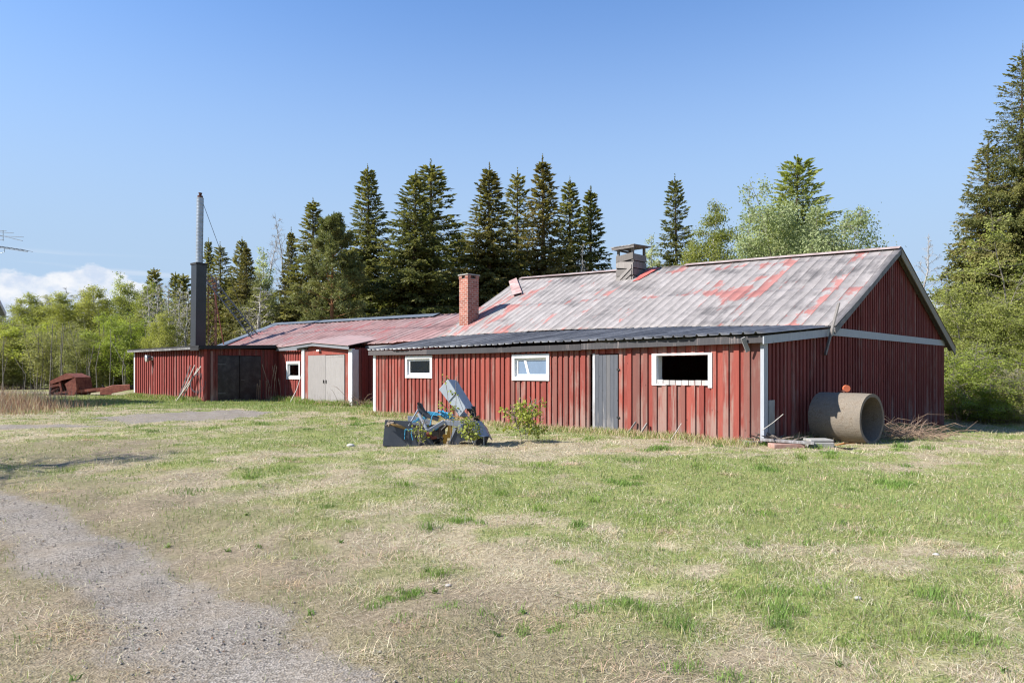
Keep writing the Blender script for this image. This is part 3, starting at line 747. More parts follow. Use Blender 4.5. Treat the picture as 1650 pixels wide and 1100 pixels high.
# bent sheet lying over the ridge end
x0, y0, z0 = on_roof(829, 452)
pm = MB()
q = [on_roof(820, 455), on_roof(832, 450), on_roof(841, 474), on_roof(826, 479)]
q = [Vector((a, b, c + .05 + .015 * k)) for k, (a, b, c) in enumerate(q)]
pm.plate(q, .02, tone=.2); pm.plate([q[0], q[1], q[1] - Vector((.0, .0, .07)), q[0] - Vector((0, 0, .07))], .02, tone=.6)
pm.plate([q[1], q[2], q[2] - Vector((0, 0, .07)), q[1] - Vector((0, 0, .07))], .02, tone=.2)
tag(pm.build('loose_ridge_sheet', plain('faded_red_plate', (.36, .22, .20), .7, 0, .25, 3, dirt=(.4, .36, .34), dirt_amt=.9), barn))
# red flashing behind the ventilator
# doors and windows
d_ = MB(); n = 6; a, b = dr[0] + .10, dr[1] - .02; rs = random.Random(4)
for k in range(n):
    u0 = a + (b - a) * k / n; u1 = a + (b - a) * (k + 1) / n
    d_.box(u0 + .003, u1 - .003, -.075, -.045 + rs.uniform(-.003, .003), dr[2] + .03, dr[3] - .01 - (.02 if k else 0), rs.random())
d_.box(a + .02, b - .02, -.045, -.02, dr[2] + .3, dr[2] + .42); d_.box(a + .02, b - .02, -.045, -.02, dr[3] - .45, dr[3] - .33)
dd = d_.build('door', DOORG, barn, bevel=.003)
h = MB()
for zz in (dr[2] + .36, dr[3] - .39):
    h = MB(); h.box(b - .03, b + .05, -.085, -.072, zz - .02, zz + .02); h.build('hinge', MBLACK, dd)
d_ = MB(); d_.box(a - .085, a - .02, -.058, -.03, dr[2], dr[3] + .02, .1); d_.box(a - .12, a - .088, -.03, .1, dr[2], dr[3] + .02, .1); d_.build('door_frame', WHITEG, barn)
dk = MB(); dk.box(dr[0] - .1, dr[1] + .1, .25, .27, .1, 2.2); dk.build('dark_backing', plain('painted_dark_inside', (.02, .018, .016), .9), barn)  # near-black sheet, darkness of the unlit inside put into its colour
th_ = MB(); th_.box(a - .1, b + .05, -.06, .1, .06, dr[2] + .02); th_.build('threshold', GREYW, barn)
CURT = plain('grey_curtain', (.6, .6, .6), .9, 0, .15, 6); SHEET = plain('painted_sky_blue', (.24, .33, .45), .5, 0, .1, 2); DARKIN = plain('painted_dim_room', (.03, .028, .027), .9)  # SHEET and DARKIN: reflected sky and unlit room put into colour
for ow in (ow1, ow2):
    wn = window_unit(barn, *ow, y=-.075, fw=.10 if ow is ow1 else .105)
    u0, u1, z0_, z1_ = ow[0] + .15, ow[1] - .15, ow[2] + .15, ow[3] - .15
    cu = MB()
    if ow is ow1:
        n = 14
        for (p0, p1, dz) in ((u0, u0 + (u1 - u0) * .48, 0), (u1 - (u1 - u0) * .16, u1, .0)):
            for k in range(n):
                xa = p0 + (p1 - p0) * k / n; xb = p0 + (p1 - p0) * (k + 1) / n; ya = .05 + .015 * math.sin(k * 1.4); yb = .05 + .015 * math.sin((k + 1) * 1.4)
                cu.hexa([(xa, ya, z0_), (xb, yb, z0_), (xb, yb + .004, z0_), (xa, ya + .004, z0_), (xa, ya, z1_), (xb, yb, z1_), (xb, yb + .004, z1_), (xa, ya + .004, z1_)], .4)
            c_ = cu.build('curtain', CURT, wn); cu = MB()
    else:
        pn = [c for c in wn.children if 'pane' in c.name][0]; pn.data.materials[0] = plain('painted_sky_pane', (.15, .21, .30), .08, 0, .12, 1.5, spec=.9)  # blue of the reflected sky is painted into this pane's colour
        cu.box(u0 - .03, u1 + .03, .045, .05, z0_ - .03, z1_ + .03, .1); cu.build('reflection_sheet', SHEET, wn)  # added blue sheet standing in for the sky's reflection
        u = u0 + .26; cu = MB()
        cu.hexa([(u + .13, -.004, z0_ + .03), (u + .22, -.004, z0_ + .03), (u + .22, .008, z0_ + .03), (u + .13, .008, z0_ + .03), (u, -.004, z1_ - .03), (u + .09, -.004, z1_ - .03), (u + .09, .008, z1_ - .03), (u, .008, z1_ - .03)])
        cu.build('slat', WHITE, wn)
    rm = MB(); rm.box(ow[0] - .3, ow[1] + .3, .75, .77, ow[2] - .5, ow[3] + .05); rm.build('dark_backing', DARKIN, barn)  # dark sheet added behind the window, the room's dimness painted in
# big open window
a, b, c, d = ow3; fw = .115
f = MB(); y = -.078
f.box(a, a + fw * 1.1, y, -.03, c, d, .1); f.box(b - fw * .85, b, y, -.03, c - .04, d, .3); f.box(a + fw * 1.1, b - fw * .85, y + .002, -.03, d - .045, d, .4)
f.box(a + fw * 1.1, a + fw * 1.1 + .25, y + .004, -.03, c, c + .03, .6)
f.box(a + fw * 1.08, a + fw * 1.1 + .02, -.03, .14, c + .05, d - .05, .2); f.box(b - fw * .85 - .02, b - fw * .83, -.03, .14, c + .05, d - .05, .2)
ww = f.build('open_window', WHITE, barn, bevel=.004)
s_ = MB(); n = 8
for k in range(n):
    u0 = a + fw * 1.1 + (b - a - fw * 2) * k / n
    s_.box(u0 + .02, u0 + (b - a - fw * 2) / n, -.062, .0, c + .01, c + .125 + random.uniform(-.01, .01), random.random())
s_.build('window_board', wood_paint('bleached_sill_boards', (.36, .34, .33), (.55, .53, .51), (.28, .12, .10), .4), ww)
# ventilator on the ridge
vx, vy, vz = on_roof(1004, 452)
vt = MB(); W_ = 1.0
vx0 = -bt(993, 7.4); vx1 = vx0 + 0.78
vy0, vy1 = 7.4, 8.25
zt = bz(1000, 409.5, 7.4); zr = bz(1000, 458, 7.4)
rs = random.Random(2)
nb = 5
for k in range(nb):
    z_a = zr - .25 + (zt - zr + .25) * k / nb; z_b = zr - .25 + (zt - zr + .25) * (k + 1) / nb - .035
    tl = rs.uniform(-.05, .05)
    vt.hexa([(vx0, vy0 - .02, z_a + tl), (vx1, vy0 - .02, z_a - tl), (vx1, vy0 + .01, z_a - tl), (vx0, vy0 + .01, z_a + tl), (vx0, vy0 - .02, z_b + tl), (vx1, vy0 - .02, z_b - tl), (vx1, vy0 + .01, z_b - tl), (vx0, vy0 + .01, z_b + tl)], rs.random())
    vt.box(vx1 - .02, vx1 + .01, vy0 + .012, vy1, z_a, z_b, rs.random())
    vt.box(vx0 - .01, vx0 + .02, vy0 + .012, vy1, z_a, z_b, rs.random())
    vt.box(vx0 + .02, vx1 - .02, vy1 - .03, vy1, z_a, z_b, rs.random())
# slipped diagonal boards on the front
for k, (za, zb) in enumerate(((-.30, .28), (-.46, .06), (-.60, -.16))):
    vt.hexa([(vx0 - .03, vy0 - .05, zr + .28 + za), (vx1 - .05, vy0 - .05, zr + .28 + zb), (vx1 - .05, vy0 - .024, zr + .28 + zb), (vx0 - .03, vy0 - .024, zr + .28 + za),
             (vx0 - .03, vy0 - .05, zr + .42 + za), (vx1 - .05, vy0 - .05, zr + .42 + zb), (vx1 - .05, vy0 - .024, zr + .42 + zb), (vx0 - .03, vy0 - .024, zr + .42 + za)], rs.random())
ven = vt.build('roof_vent', GREYW, barn, bevel=.004)
vt = MB(); vt.box(vx0 + .03, vx1 - .03, vy0 + .03, vy1 - .04, zr - .3, zt - .06); vt.build('gap_shade_box', MBLACK, ven)  # black box added so the gaps between boards look shaded
tag(ven)
zc = zt + .26
for x in (vx0 + .02, vx1 - .10):
    for y in (vy0 + .02, vy1 - .10): po = MB(); po.box(x, x + .08, y, y + .08, zt - .3, zc, rs.random()); po.build('post', GREYW, ven)
cp = MB()
ym = (vy0 + vy1) / 2
for k in range(7):
    xa = vx0 - .15 + (vx1 - vx0 + .30) * k / 7; xb = xa + (vx1 - vx0 + .30) / 7 - .01; dz = rs.uniform(-.008, .008)
    cp.hexa([(xa, vy0 - .15, zc - .02 + dz), (xb, vy0 - .15, zc - .02 + dz), (xb, vy1 + .15, zc + .02 + dz), (xa, vy1 + .15, zc + .02 + dz), (xa, vy0 - .15, zc + .015 + dz), (xb, vy0 - .15, zc + .015 + dz), (xb, vy1 + .15, zc + .055 + dz), (xa, vy1 + .15, zc + .055 + dz)], rs.random())
cp.box(vx0 - .12, vx1 + .12, vy0 - .13, vy0 - .08, zc - .10, zc - .022, .2); cp.box(vx0 - .11, vx0 - .05, vy0 - .07, vy1, zc - .09, zc - .024, .2)
cp.build('vent_cap', GREYW, ven)
# red flashing plate by the vent
fp = MB()
q = []
for (px, py) in ((1019, 455), (1046, 433), (1063, 432), (1030, 452)):
    x, y, z = on_roof(px, py); q.append((x, y, z + .03))
fp.plate(q, .015); fp.build('flashing', plain('red_flashing', (.42, .10, .085), .7, 0, .25, 4), barn)

# brick chimney where the two roofs meet
chx = -bt(740, 4.1); cy0 = 4.1
cw = .86
zt = bz(755, 441, 4.1)
def uvbox(name, x0, x1, y0, y1, z0, z1, mat, parent):
    vs = []; uvs = []; fs = []
    per = [(x0, y0), (x1, y0), (x1, y1), (x0, y1)]
    dist = [0, x1 - x0, x1 - x0 + y1 - y0, 2 * (x1 - x0) + y1 - y0, 2 * (x1 - x0 + y1 - y0)]
    for k in range(4):
        (ax, ay), (bx, by) = per[k], per[(k + 1) % 4]
        n = len(vs); vs += [(ax, ay, z0), (bx, by, z0), (bx, by, z1), (ax, ay, z1)]; fs.append((n, n + 1, n + 2, n + 3))
        uvs += [(dist[k], z0), (dist[k + 1], z0), (dist[k + 1], z1), (dist[k], z1)]
    for zz in (z0, z1):
        n = len(vs); vs += [(x, y, zz) for x, y in per]; fs.append((n, n + 1, n + 2, n + 3) if zz == z1 else (n + 3, n + 2, n + 1, n)); uvs += [(x, y) for x, y in per]
    me = bpy.data.meshes.new(name); me.from_pydata(vs, [], fs); me.materials.append(mat)
    ul = me.uv_layers.new(name='UVMap')
    for p in me.polygons:
        for li in p.loop_indices: ul.data[li].uv = uvs[me.loops[li].vertex_index]
    return link(name, me, parent)
cwx = -bt(771, 4.1 + .35) - chx
CW, CD = .53, .58
ch = uvbox('chimney', chx, chx + CW, cy0, cy0 + CD, 2.6, zt - .16, BRICK, barn)
for (x, y) in ((chx - .012, cy0 - .012), (chx + CW - .168, cy0 - .012), (chx - .012, cy0 + CD - .168), (chx + CW - .168, cy0 + CD - .168)):
    uvbox('brick_pier', x, x + .18, y, y + .18, zt - .159, zt - .03, BRICK, ch)
k_ = MB(); k_.box(chx + .04, chx + CW - .04, cy0 + .04, cy0 + CD - .04, zt - .158, zt - .1); k_.build('flue', MBLACK, ch)
k_ = MB(); k_.box(chx - .04, chx + CW + .04, cy0 - .04, cy0 + CD + .04, zt - .029, zt + .015); k_.build('chimney_cap', CONCG, ch)

# ================================================================== the low workshop range
shop = empty('workshop', tuple(bw(14.6, 3.52)) + (0,), ROTB)
tag(shop, 'low red board workshop with faded red sheet roof and a porch over pale double doors', 'workshop')
OX, OY = -14.6, 3.52
def sl(x, y, z): return (x - OX, y - OY, z)       # barn-local -> workshop-local
class SMB(MB):
    def build(s, *a, **k):
        s.v = [(x - OX, y - OY, z) for x, y, z in s.v]; return MB.build(s, *a, **k)
wl = (T(463, 3.5), T(485, 3.5), Z(474, 611, 3.5), Z(474, 582, 3.5))
w = SMB()
board_wall(w, (-37.0, 3.52), (1, 0), (0, -1), 22.0, lambda u: .06, lambda u: 2.95, [(37 + wl[0] + .05, 37 + wl[1] - .05, wl[2] + .05, wl[3] - .05)], .26, .11, seed=11)
w.build('front_wall', REDS, shop)
w = SMB()
w.box(-37.0, -14.7, 12.5, 12.58, -.2, 2.9); w.box(-37.06, -37.0, 3.52, 12.5, -.2, 3.0)
w.add([(-37.05, 3.5, 3.0), (-37.05, 12.5, 2.9), (-37.05, 7.5, 4.75)], [(0, 1, 2), (2, 1, 0)])
w.build('rear_wall', RED2, shop)
ZS0, ZS1, ZS2, ZS3 = 3.12, 2.86, 4.45, 4.93      # eave left/right, ridge right/left
ribbed_roof('roof', sl(-37.6, 3.25, ZS0), sl(-14.9, 3.25, ZS1), sl(-14.9, 7.5, ZS2 - .1), sl(-38.2, 7.5, ZS3), ROOFR, shop, .52, .06, .045, 12, .06, 21, laps=(.5,), edge=.06)
ribbed_roof('roof', sl(-14.9, 13, 2.7), sl(-38.0, 13, 2.8), sl(-38.2, 7.5, ZS3 - .01), sl(-14.9, 7.5, ZS2 - .11), ROOFR, shop, .55, .03, .02, 6, .03, 22)
# blue-grey edge sheets: verge and ridge
vb = SMB()
vb.hexa([(-38.35, 3.20, ZS0 + .02), (-37.0, 3.20, ZS0 + .02), (-37.1, 7.55, ZS3 + .02), (-38.35, 7.55, ZS3 + .02), (-38.35, 3.20, ZS0 + .07), (-37.0, 3.20, ZS0 + .06), (-37.1, 7.55, ZS3 + .06), (-38.35, 7.55, ZS3 + .07)])
vb.build('verge_sheet', plain('blue_grey_sheet', (.12, .14, .17), .5, 0, .2, 2), shop)
RCB = plain('blue_ridge_sheet', (.12, .14, .165), .5, 0, .15, 2)
for a, b in ((-38.3, -32.4), (-32.39, -26.5), (-26.45, -20.2)):
    vb = SMB(); za = ZS3 + (ZS2 - .1 - ZS3) * (a + 38.2) / 23.3 + .05; zb = ZS3 + (ZS2 - .1 - ZS3) * (b + 38.2) / 23.3 + .05
    for sg in (-1, 1):
        vb.hexa([(a, 7.5, za), (b, 7.5, zb), (b, 7.5 + sg * .42, zb - .16), (a, 7.5 + sg * .42, za - .16), (a, 7.5, za + .015), (b, 7.5, zb + .015), (b, 7.5 + sg * .42, zb - .145), (a, 7.5 + sg * .42, za - .145)], random.random())
    vb.build('ridge_cap', RCB, shop)
vb = SMB(); vb.box(-20.3, -14.62, 3.27, 3.30, 2.66, 2.80, .5); vb.build('fascia', EAVEG, shop)
vb = SMB(); vb.hexa([(-29.2, 3.27, 2.78), (-25, 3.27, 2.74), (-25, 3.30, 2.74), (-29.2, 3.30, 2.78), (-29.2, 3.27, 2.92), (-25, 3.27, 2.88), (-25, 3.30, 2.88), (-29.2, 3.30, 2.92)], .6)
vb.build('fascia', EAVEG, shop)
# window
a, b, c, d = [wl[0] - OX, wl[1] - OX, wl[2], wl[3]]
wn = window_unit(shop, a, b, c, d, y=-.075, fw=.13)
rm = MB(); rm.box(a - .4, b + .4, .7, .72, c - .5, d + .05); rm.build('dark_backing', DARKIN, shop)  # dark sheet painted as the unlit room behind this window
rm = MB(); rm.box(a + .2, a + .2 + (b - a) * .4, .13, .136, c + .2, d - .2, .4); rm.build('curtain', CURT, wn)
# porch
PS = 2.54
pL, pR = T(489, PS), T(566, PS)
dL, dR = T(497, PS), T(556.5, PS)
zd = Z(527, 571.5, PS)
pd = SMB()
pd.box(pL - .10, pL + .16, PS - .05, PS + .10, .0, 2.74, .1); po1 = pd.build('post', WHITE, shop)
pd = SMB(); pd.box(pR - .14, pR + .14, PS - .06, PS + .12, .0, 2.66, .1); pd.build('post', WHITE, shop)
pd = SMB(); pd.box(pR + .14, pR + .165, PS - .03, PS + .32, .0, 2.62, .6); pd.build('corner_board', WHITEG, shop)  # greyer side face of the post, its shade put into the colour
pd = SMB(); pd.box(pL + .16, dL, PS, PS + .05, .05, 2.7, .5); pd.box(dR, pR - .14, PS, PS + .05, .05, 2.64, .5); pd.box(dL, dR, PS + .002, PS + .05, zd, 2.85, .6)
pd.build('porch_front', RED, shop)
pd = SMB(); board_wall(pd, (pR + .13, PS + .1), (0, 1), (1, 0), .9, lambda u: .05, lambda u: 2.7, (), .2, .1, seed=15); pd.build('porch_side', RED2, shop)
pd = SMB(); board_wall(pd, (pL - .08, PS + .9), (0, -1), (-1, 0), .85, lambda u: .05, lambda u: 2.8, (), .2, .1, seed=16); pd.build('porch_side', RED2, shop)
for k in range(2):
    x0 = dL + (dR - dL) * k / 2 + .02; x1 = dL + (dR - dL) * (k + 1) / 2 - .02
    pd = SMB(); pd.box(x0, x1, PS - .035 - .012 * k, PS - .004, .10 + .03 * k, zd - .01 - .02 * k, .3 + .4 * k)
    if k: pd.box(x0 + .06, x1 - .1, PS - .053, PS - .048, zd - .13, zd - .06, .9)
    dd = pd.build('door', PLY, shop, bevel=.004)
    h = SMB(); hx = x1 - .12 if k == 0 else x0 + .08; h.box(hx - .015, hx + .015, PS - .085, PS - .048, 1.1, 1.25); h.build('handle', MBLACK, dd)
pf = SMB(); pts = [(-26.9, Z(455, 560, 2.35)), (-23.4, Z(508, 552, 2.35)), (-20.15, Z(560, 557.5, 2.35))]
for (xa, za), (xb, zb) in zip(pts[:-1], pts[1:]):
    pf.hexa([(xa, 2.33, za - .15), (xb, 2.33, zb - .15), (xb, 2.36, zb - .15), (xa, 2.36, za - .15), (xa, 2.33, za), (xb, 2.33, zb), (xb, 2.36, zb), (xa, 2.36, za)], .4 + .3 * (xa > -24))
pf.build('porch_fascia', EAVEG, shop)
pf = SMB()
for (xa, za), (xb, zb) in zip(pts[:-1], pts[1:]):
    pf.hexa([(xa - .03, 2.28, za + .004), (xb + .03, 2.28, zb + .004), (xb + .03, 4.3, zb + .42), (xa - .03, 4.3, za + .42), (xa - .03, 2.28, za + .03), (xb + .03, 2.28, zb + .03), (xb + .03, 4.3, zb + .46), (xa - .03, 4.3, za + .46)], .4)
pf.build('porch_roof', plain('faded_pink_sheet', (.31, .22, .21), .7, 0, .2, 2, dirt=(.27, .15, .14), dirt_amt=.7), shop)
lp = SMB(); lp.box(pL + 1.5, pL + 1.72, PS - .12, PS, 2.6, 2.68); lp.build('porch_lamp', INSUL, shop)

# ================================================================== the flat-roofed shed
shed = empty('shed', tuple(bw(29.3, -.5)) + (0,), ROTB)
tag(shed, 'flat roofed red board shed with black double doors on its shaded side', 'shed')
OX, OY = -29.3, -.5
w = SMB()
def szt(u): return 2.90 - .06 * u / 11.4
board_wall(w, (-40.7, -.5), (1, 0), (0, -1), 11.4, lambda u: .05, lambda u: szt(u), (), .40, .17, seed=31, th=.03)
w.build('front_wall', REDS, shed)
b0 = T(0, 0)
dy0, dy1 = .14, 2.45
w = SMB()
board_wall(w, (-29.3, -.47), (0, 1), (1, 0), 3.95, lambda u: .05, lambda u: 2.84, [(dy0 + .47, dy1 + .47, None, 2.5)], .21, .10, seed=32)
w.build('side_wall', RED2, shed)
w = SMB(); w.box(-40.7, -40.64, -.46, 6.0, -.2, 2.9); w.box(-40.64, -37.0, 5.95, 6.0, -.2, 2.9); w.build('rear_wall', RED2, shed)
w = SMB(); w.box(-40.77, -40.60, -.575, -.562, .02, 2.86, .1); w.box(-40.80, -40.772, -.56, -.36, .02, 2.86, .1); w.build('corner_board', WHITE, shed)
w = SMB(); w.box(-29.40, -29.24, -.575, -.562, .05, 2.80, .5); w.box(-29.238, -29.21, -.56, -.40, .05, 2.80, .5); w.build('corner_board', REDS, shed)
w = SMB(); w.box(-29.236, -29.205, .0 - .22, .0 - .10, .1, 2.7, .5); w.build('door_post', wood_paint('grey_red_post', (.20, .10, .09), (.28, .16, .14), (.3, .25, .22), .4), shed)
for k in range(2):
    y0 = dy0 + (dy1 - dy0) * k / 2 + .012; y1 = dy0 + (dy1 - dy0) * (k + 1) / 2 - .012
    w = SMB(); w.box(-29.33, -29.25 - .02 * (1 - k), y0, y1, .12, 2.48); dd = w.build('door', BLACKP, shed, bevel=.005)
    h = SMB()
    if k: h.box(-29.25, -29.20, y0 + .05, y0 + .22, 1.20, 1.235); h.build('latch', GALV, dd)
    else:
        h.box(-29.27, -29.255, y0 + .01, y0 + .4, .5, .55); h.build('hinge', GALV, dd); h = SMB(); h.box(-29.27, -29.255, y0 + .01, y0 + .4, 2.0, 2.05); h.build('hinge', GALV, dd)
# roof with worn eave board
w = SMB()
w.hexa([(-41.0, -.85, 2.93), (-29.05, -.85, 2.86), (-29.05, 3.9, 3.02), (-41.0, 6.1, 3.10), (-41.0, -.85, 3.0), (-29.05, -.85, 2.93), (-29.05, 3.9, 3.09), (-41.0, 6.1, 3.17)])
w.build('roof', BLACKP, shed)
w = SMB()
w.hexa([(-41.02, -.885, 2.85), (-30.2, -.885, 2.785), (-30.2, -.855, 2.785), (-41.02, -.855, 2.85), (-41.02, -.885, 2.96), (-30.2, -.885, 2.90), (-30.2, -.855, 2.90), (-41.02, -.855, 2.96)], .95)
w.build('eave_board', wood_paint('peeling_grey_board', (.17, .165, .16), (.27, .265, .26), (.05, .045, .04), .75), shed)
w = SMB(); w.hexa([(-41.03, -.89, 2.965), (-29.0, -.89, 2.905), (-29.0, -.85, 2.905), (-41.03, -.85, 2.965), (-41.03, -.89, 3.03), (-29.0, -.89, 2.965), (-29.0, -.85, 2.965), (-41.03, -.85, 3.03)], .2)
w.hexa([(-29.048, -.84, 2.77), (-29.01, -.84, 2.77), (-29.01, 3.4, 2.93), (-29.048, 3.4, 2.93), (-29.048, -.84, 2.95), (-29.01, -.84, 2.95), (-29.01, 3.4, 3.11), (-29.048, 3.4, 3.11)], .2)
w.hexa([(-30.19, -.886, 2.72), (-29.05, -.886, 2.715), (-29.05, -.856, 2.715), (-30.19, -.856, 2.72), (-30.19, -.886, 2.90), (-29.05, -.886, 2.90), (-29.05, -.856, 2.90), (-30.19, -.856, 2.90)], .2)
w.build('eave_board', BLACKW, shed)

def BW(x, y, z):                       # barn-local -> world
    v = C0 - DD * x + GG * y; return Vector((v.x, v.y, z))

# floodlight on the shed
fx = T(247, -.5); fzz = Z(247, 577, -.5)
fl = empty('floodlight', BW(fx, -.56, fzz), ROTB); tag(fl, 'round metal floodlight fixed high on the flat roofed shed wall', 'floodlight')
m = MB(); m.tube([(0, .0, 0), (0, -.12, .02), (0, -.28, -.02), (0, -.34, -.03)], [.06, .15, .21, .215], 14); m.build('lamp_head', STEEL, fl, smooth=True)
m = MB(); m.tube([(0, -.342, -.03), (0, -.348, -.03)], [.19, .19], 14); m.build('lens', CONCG, fl)
m = MB(); m.tube([(.05, 0, -.1), (.06, -.02, -.7), (.04, -.0, -1.1), (.06, 0, -1.2)], .018, 5); m.box(-.05, .12, -.03, .03, -.12, .12); m.build('cable', INSUL, fl)

# stack of insulated box and steel pipe
sx, sy = -34.9, 1.2
Ys = bw(-sx, sy).y; X0 = (319 - CX) / F
tt = bt(319, 1.4); bwv = bw(tt, 1.4); Ys = bwv.y
zs = lambda py: EYE - (py - HY) / F * Ys
st = empty('chimney_stack', (bwv.x, bwv.y, 0), R(-38)); tag(st, 'tall black boxed chimney with a shiny ribbed steel pipe on top', 'chimney')
wd = 22 / F * Ys / 1.30
m = MB(); lean = .12
m.hexa([(-wd / 2, -wd / 2, 2.9), (wd / 2, -wd / 2, 2.9), (wd / 2, wd / 2, 2.9), (-wd / 2, wd / 2, 2.9), (-wd / 2 + lean, -wd / 2, zs(426)), (wd / 2 + lean, -wd / 2, zs(426)), (wd / 2 + lean, wd / 2, zs(426)), (-wd / 2 + lean, wd / 2, zs(426))])
m.build('casing', STACKB, st, bevel=.01)
m = MB(); zz = zs(426); k = .04
for (a, b, c, d) in ((-1, 1, -1, -.9), (-1, 1, .9, 1), (-1, -.9, -.9, .9), (.9, 1, -.9, .9)):
    m.box(lean + a * (wd / 2 + k), lean + b * (wd / 2 + k), c * (wd / 2 + k), d * (wd / 2 + k), zz - .06, zz + .05)
m.build('collar', MBLACK, st)
m = MB(); n = 60; z0, z1 = zs(428), zs(320); r = .195
pts, rr = [], []
for q in range(n + 1):
    f = q / n; pts.append((lean + .02 + .12 * f, 0, z0 + (z1 - z0) * f)); rr.append(r + (.004 if q % 3 == 0 else 0))
m.tube(pts, rr, 20); m.build('pipe', STEEL, st)
m = MB(); m.tube([(lean + .14, 0, z1), (lean + .14, 0, z1 + .02), (lean + .14, 0, z1 + .12), (lean + .14, 0, z1 + .125)], [.15, .15, .15, .10], 14); m.tube([(lean + .14, 0, z1 + .12), (lean + .16, 0, z1 + .3)], [.06, .11], 10)
m.build('pipe_top', RUSTD, st)
stack_top = Vector((bwv.x + .2, bwv.y, z1))
# guy wire
gw = MB(); gend = P(408, 541, Ys + 3)
gw.tube([stack_top, P(352, 395, Ys + .8), P(372, 452, Ys + 1.6), gend], .016, 4)
tag(gw.build('guy_wire', GALV), 'thin wire slanting down from the top of the steel chimney pipe', 'wire')
# ladder from the workshop roof up to the stack
ld = MB(); A = P(410, 541, Ys + 2.6); B = P(334, 445, Ys + 2.2); side = Vector((.12, .30, .0)).normalized() * .24; side = Vector((.16, .09, .10))
ld.bar(A - side, B - side, .08, .08); ld.bar(A + side, B + side, .08, .08)
lo = ld.build('ladder', GALV)
r_ = MB()
for k in range(1, 20):
    p = A.lerp(B, k / 20); r_.bar(p - side, p + side, .055, .055)
r_.build('rungs', GALV, lo)
tag(lo, 'long metal ladder slanting from the workshop roof towards the black chimney', 'ladder')
# rusty lattice mast behind the shed
ms = empty('lattice_mast', (P(342, 600, Ys + 3).x, Ys + 3, 0)); tag(ms, 'rusty lattice mast standing beside the black boxed chimney', 'mast')
m = MB(); base = Vector(ms.location); top = P(341, 446, Ys + 3).z
leg = [Vector((-.26, 0, 0)), Vector((.26, 0, 0)), Vector((0, .4, 0))]
for l in leg: m.bar(l, l + Vector((0, 0, top)), .045, .045)
k = 0; z = .2
while z < top - .5:
    for a, b in ((0, 1), (1, 2), (2, 0)): m.bar(leg[a] + Vector((0, 0, z)), leg[b] + Vector((0, 0, z + .5)), .03, .03)
    z += .5
m.build('lattice', RUSTD, ms)
m = MB(); q = P(333, 452, Ys + 3) - base; q2 = P(341, 446, Ys + 3) - base; e = P(364, 575, Ys + 3) - base
m.bar(q2, e, .05, .05); m.bar(q, q2 + Vector((.3, 0, -.3)), .05, .05); m.bar((0, 0, top - .5), P(352, 455, Ys + 3) - base, .05, .05); m.build('brace', RUST, ms)
for px in (333, 352): 
    m = MB(); p = P(px, 455, Ys + 3) - base; m.tube([p + Vector((0, 0, -.1)), p + Vector((0, 0, .12))], [.06, .04], 8); m.build('insulator', INSUL, ms)

# ================================================================== broken farm implement in the grass
EY = 13.9
def Q(zx, zy, dy=0.): return P(600 + zx / 7.335, 590 + zy / 7.335, EY + dy)
Eo = Q(700, 940); Eo.z = float(gz(Eo.x, Eo.y))
imp = empty('farm_implement', Eo); tag(imp, 'broken grey tractor implement with a raised sheet metal chute lying in the grass', 'farm implement')
class QMB(MB):
    def build(s, *a, **k):
        s.v = [(x - Eo.x, y - Eo.y, z - Eo.z) for x, y, z in s.v]; return MB.build(s, *a, **k)
    def prism(s, zp, d0, d1, tone=.5):
        """outline in the photo plane, given real depth d0..d1"""
        a = [Q(x, y, d0) for x, y in zp]; k = len(a); b = [p + Vector((0.0, d1 - d0, 0)) for p in a]
        s.add(a + b, [tuple(range(k)), tuple(range(k, 2 * k))[::-1]] + [((i + 1) % k, i, i + k, (i + 1) % k + k) for i in range(k)], tone)
dv = lambda x: Vector((0, x, 0))
# dark trough at the left: front plate, floor and back plate
m = QMB(); m.prism([(150, 632), (460, 648), (560, 960), (122, 940)], 0, .02, .2); m.prism([(560, 700), (640, 760), (760, 960), (540, 960)], .05, .07, .4)
m.hexa([Q(150, 634, .02), Q(156, 634, .02), Q(156, 640, .75), Q(150, 640, .75), Q(150, 632, .02), Q(156, 632, .02), Q(156, 638, .75), Q(150, 638, .75)][:0] or [Q(122, 940, .02), Q(130, 940, .02), Q(150, 930, .8), Q(142, 930, .8), Q(150, 634, .02), Q(158, 634, .02), Q(178, 650, .8), Q(170, 650, .8)], .3)
m.build('trough', MDARK, imp, bevel=.004)
m = QMB(); m.prism([(415, 585), (560, 596), (560, 700), (425, 700)], .75, .77, .2); m.prism([(560, 596), (700, 640), (700, 760), (560, 740)], .76, .78, .3); m.build('back_plate', MGREY, imp, bevel=.004)
m = QMB(); m.prism([(420, 690), (860, 690), (860, 950), (420, 940)], .62, .66, .7); m.prism([(600, 740), (780, 700), (800, 930), (640, 940)], .25, .5, .6)
m.build('rotor_housing', MBLACK, imp, bevel=.01)
rs = random.Random(12)
m = QMB()
for k in range(16):
    a = Q(rs.uniform(580, 850), rs.uniform(720, 930), rs.uniform(.1, .3)); b = a + Vector((rs.uniform(-.15, .15), rs.uniform(-.1, .1), rs.uniform(-.12, .12)))
    m.tube([a, b], rs.uniform(.015, .045), 7, rs.random())
m.build('hoses', MBLACK, imp)
m = QMB(); m.tube([Q(640, 800, .05), Q(700, 800, .05)], .06, 12); m.tube([Q(690, 845, .0), Q(760, 835, .02)], .035, 10); m.build('rusty_gearbox', RUST, imp, bevel=.006)
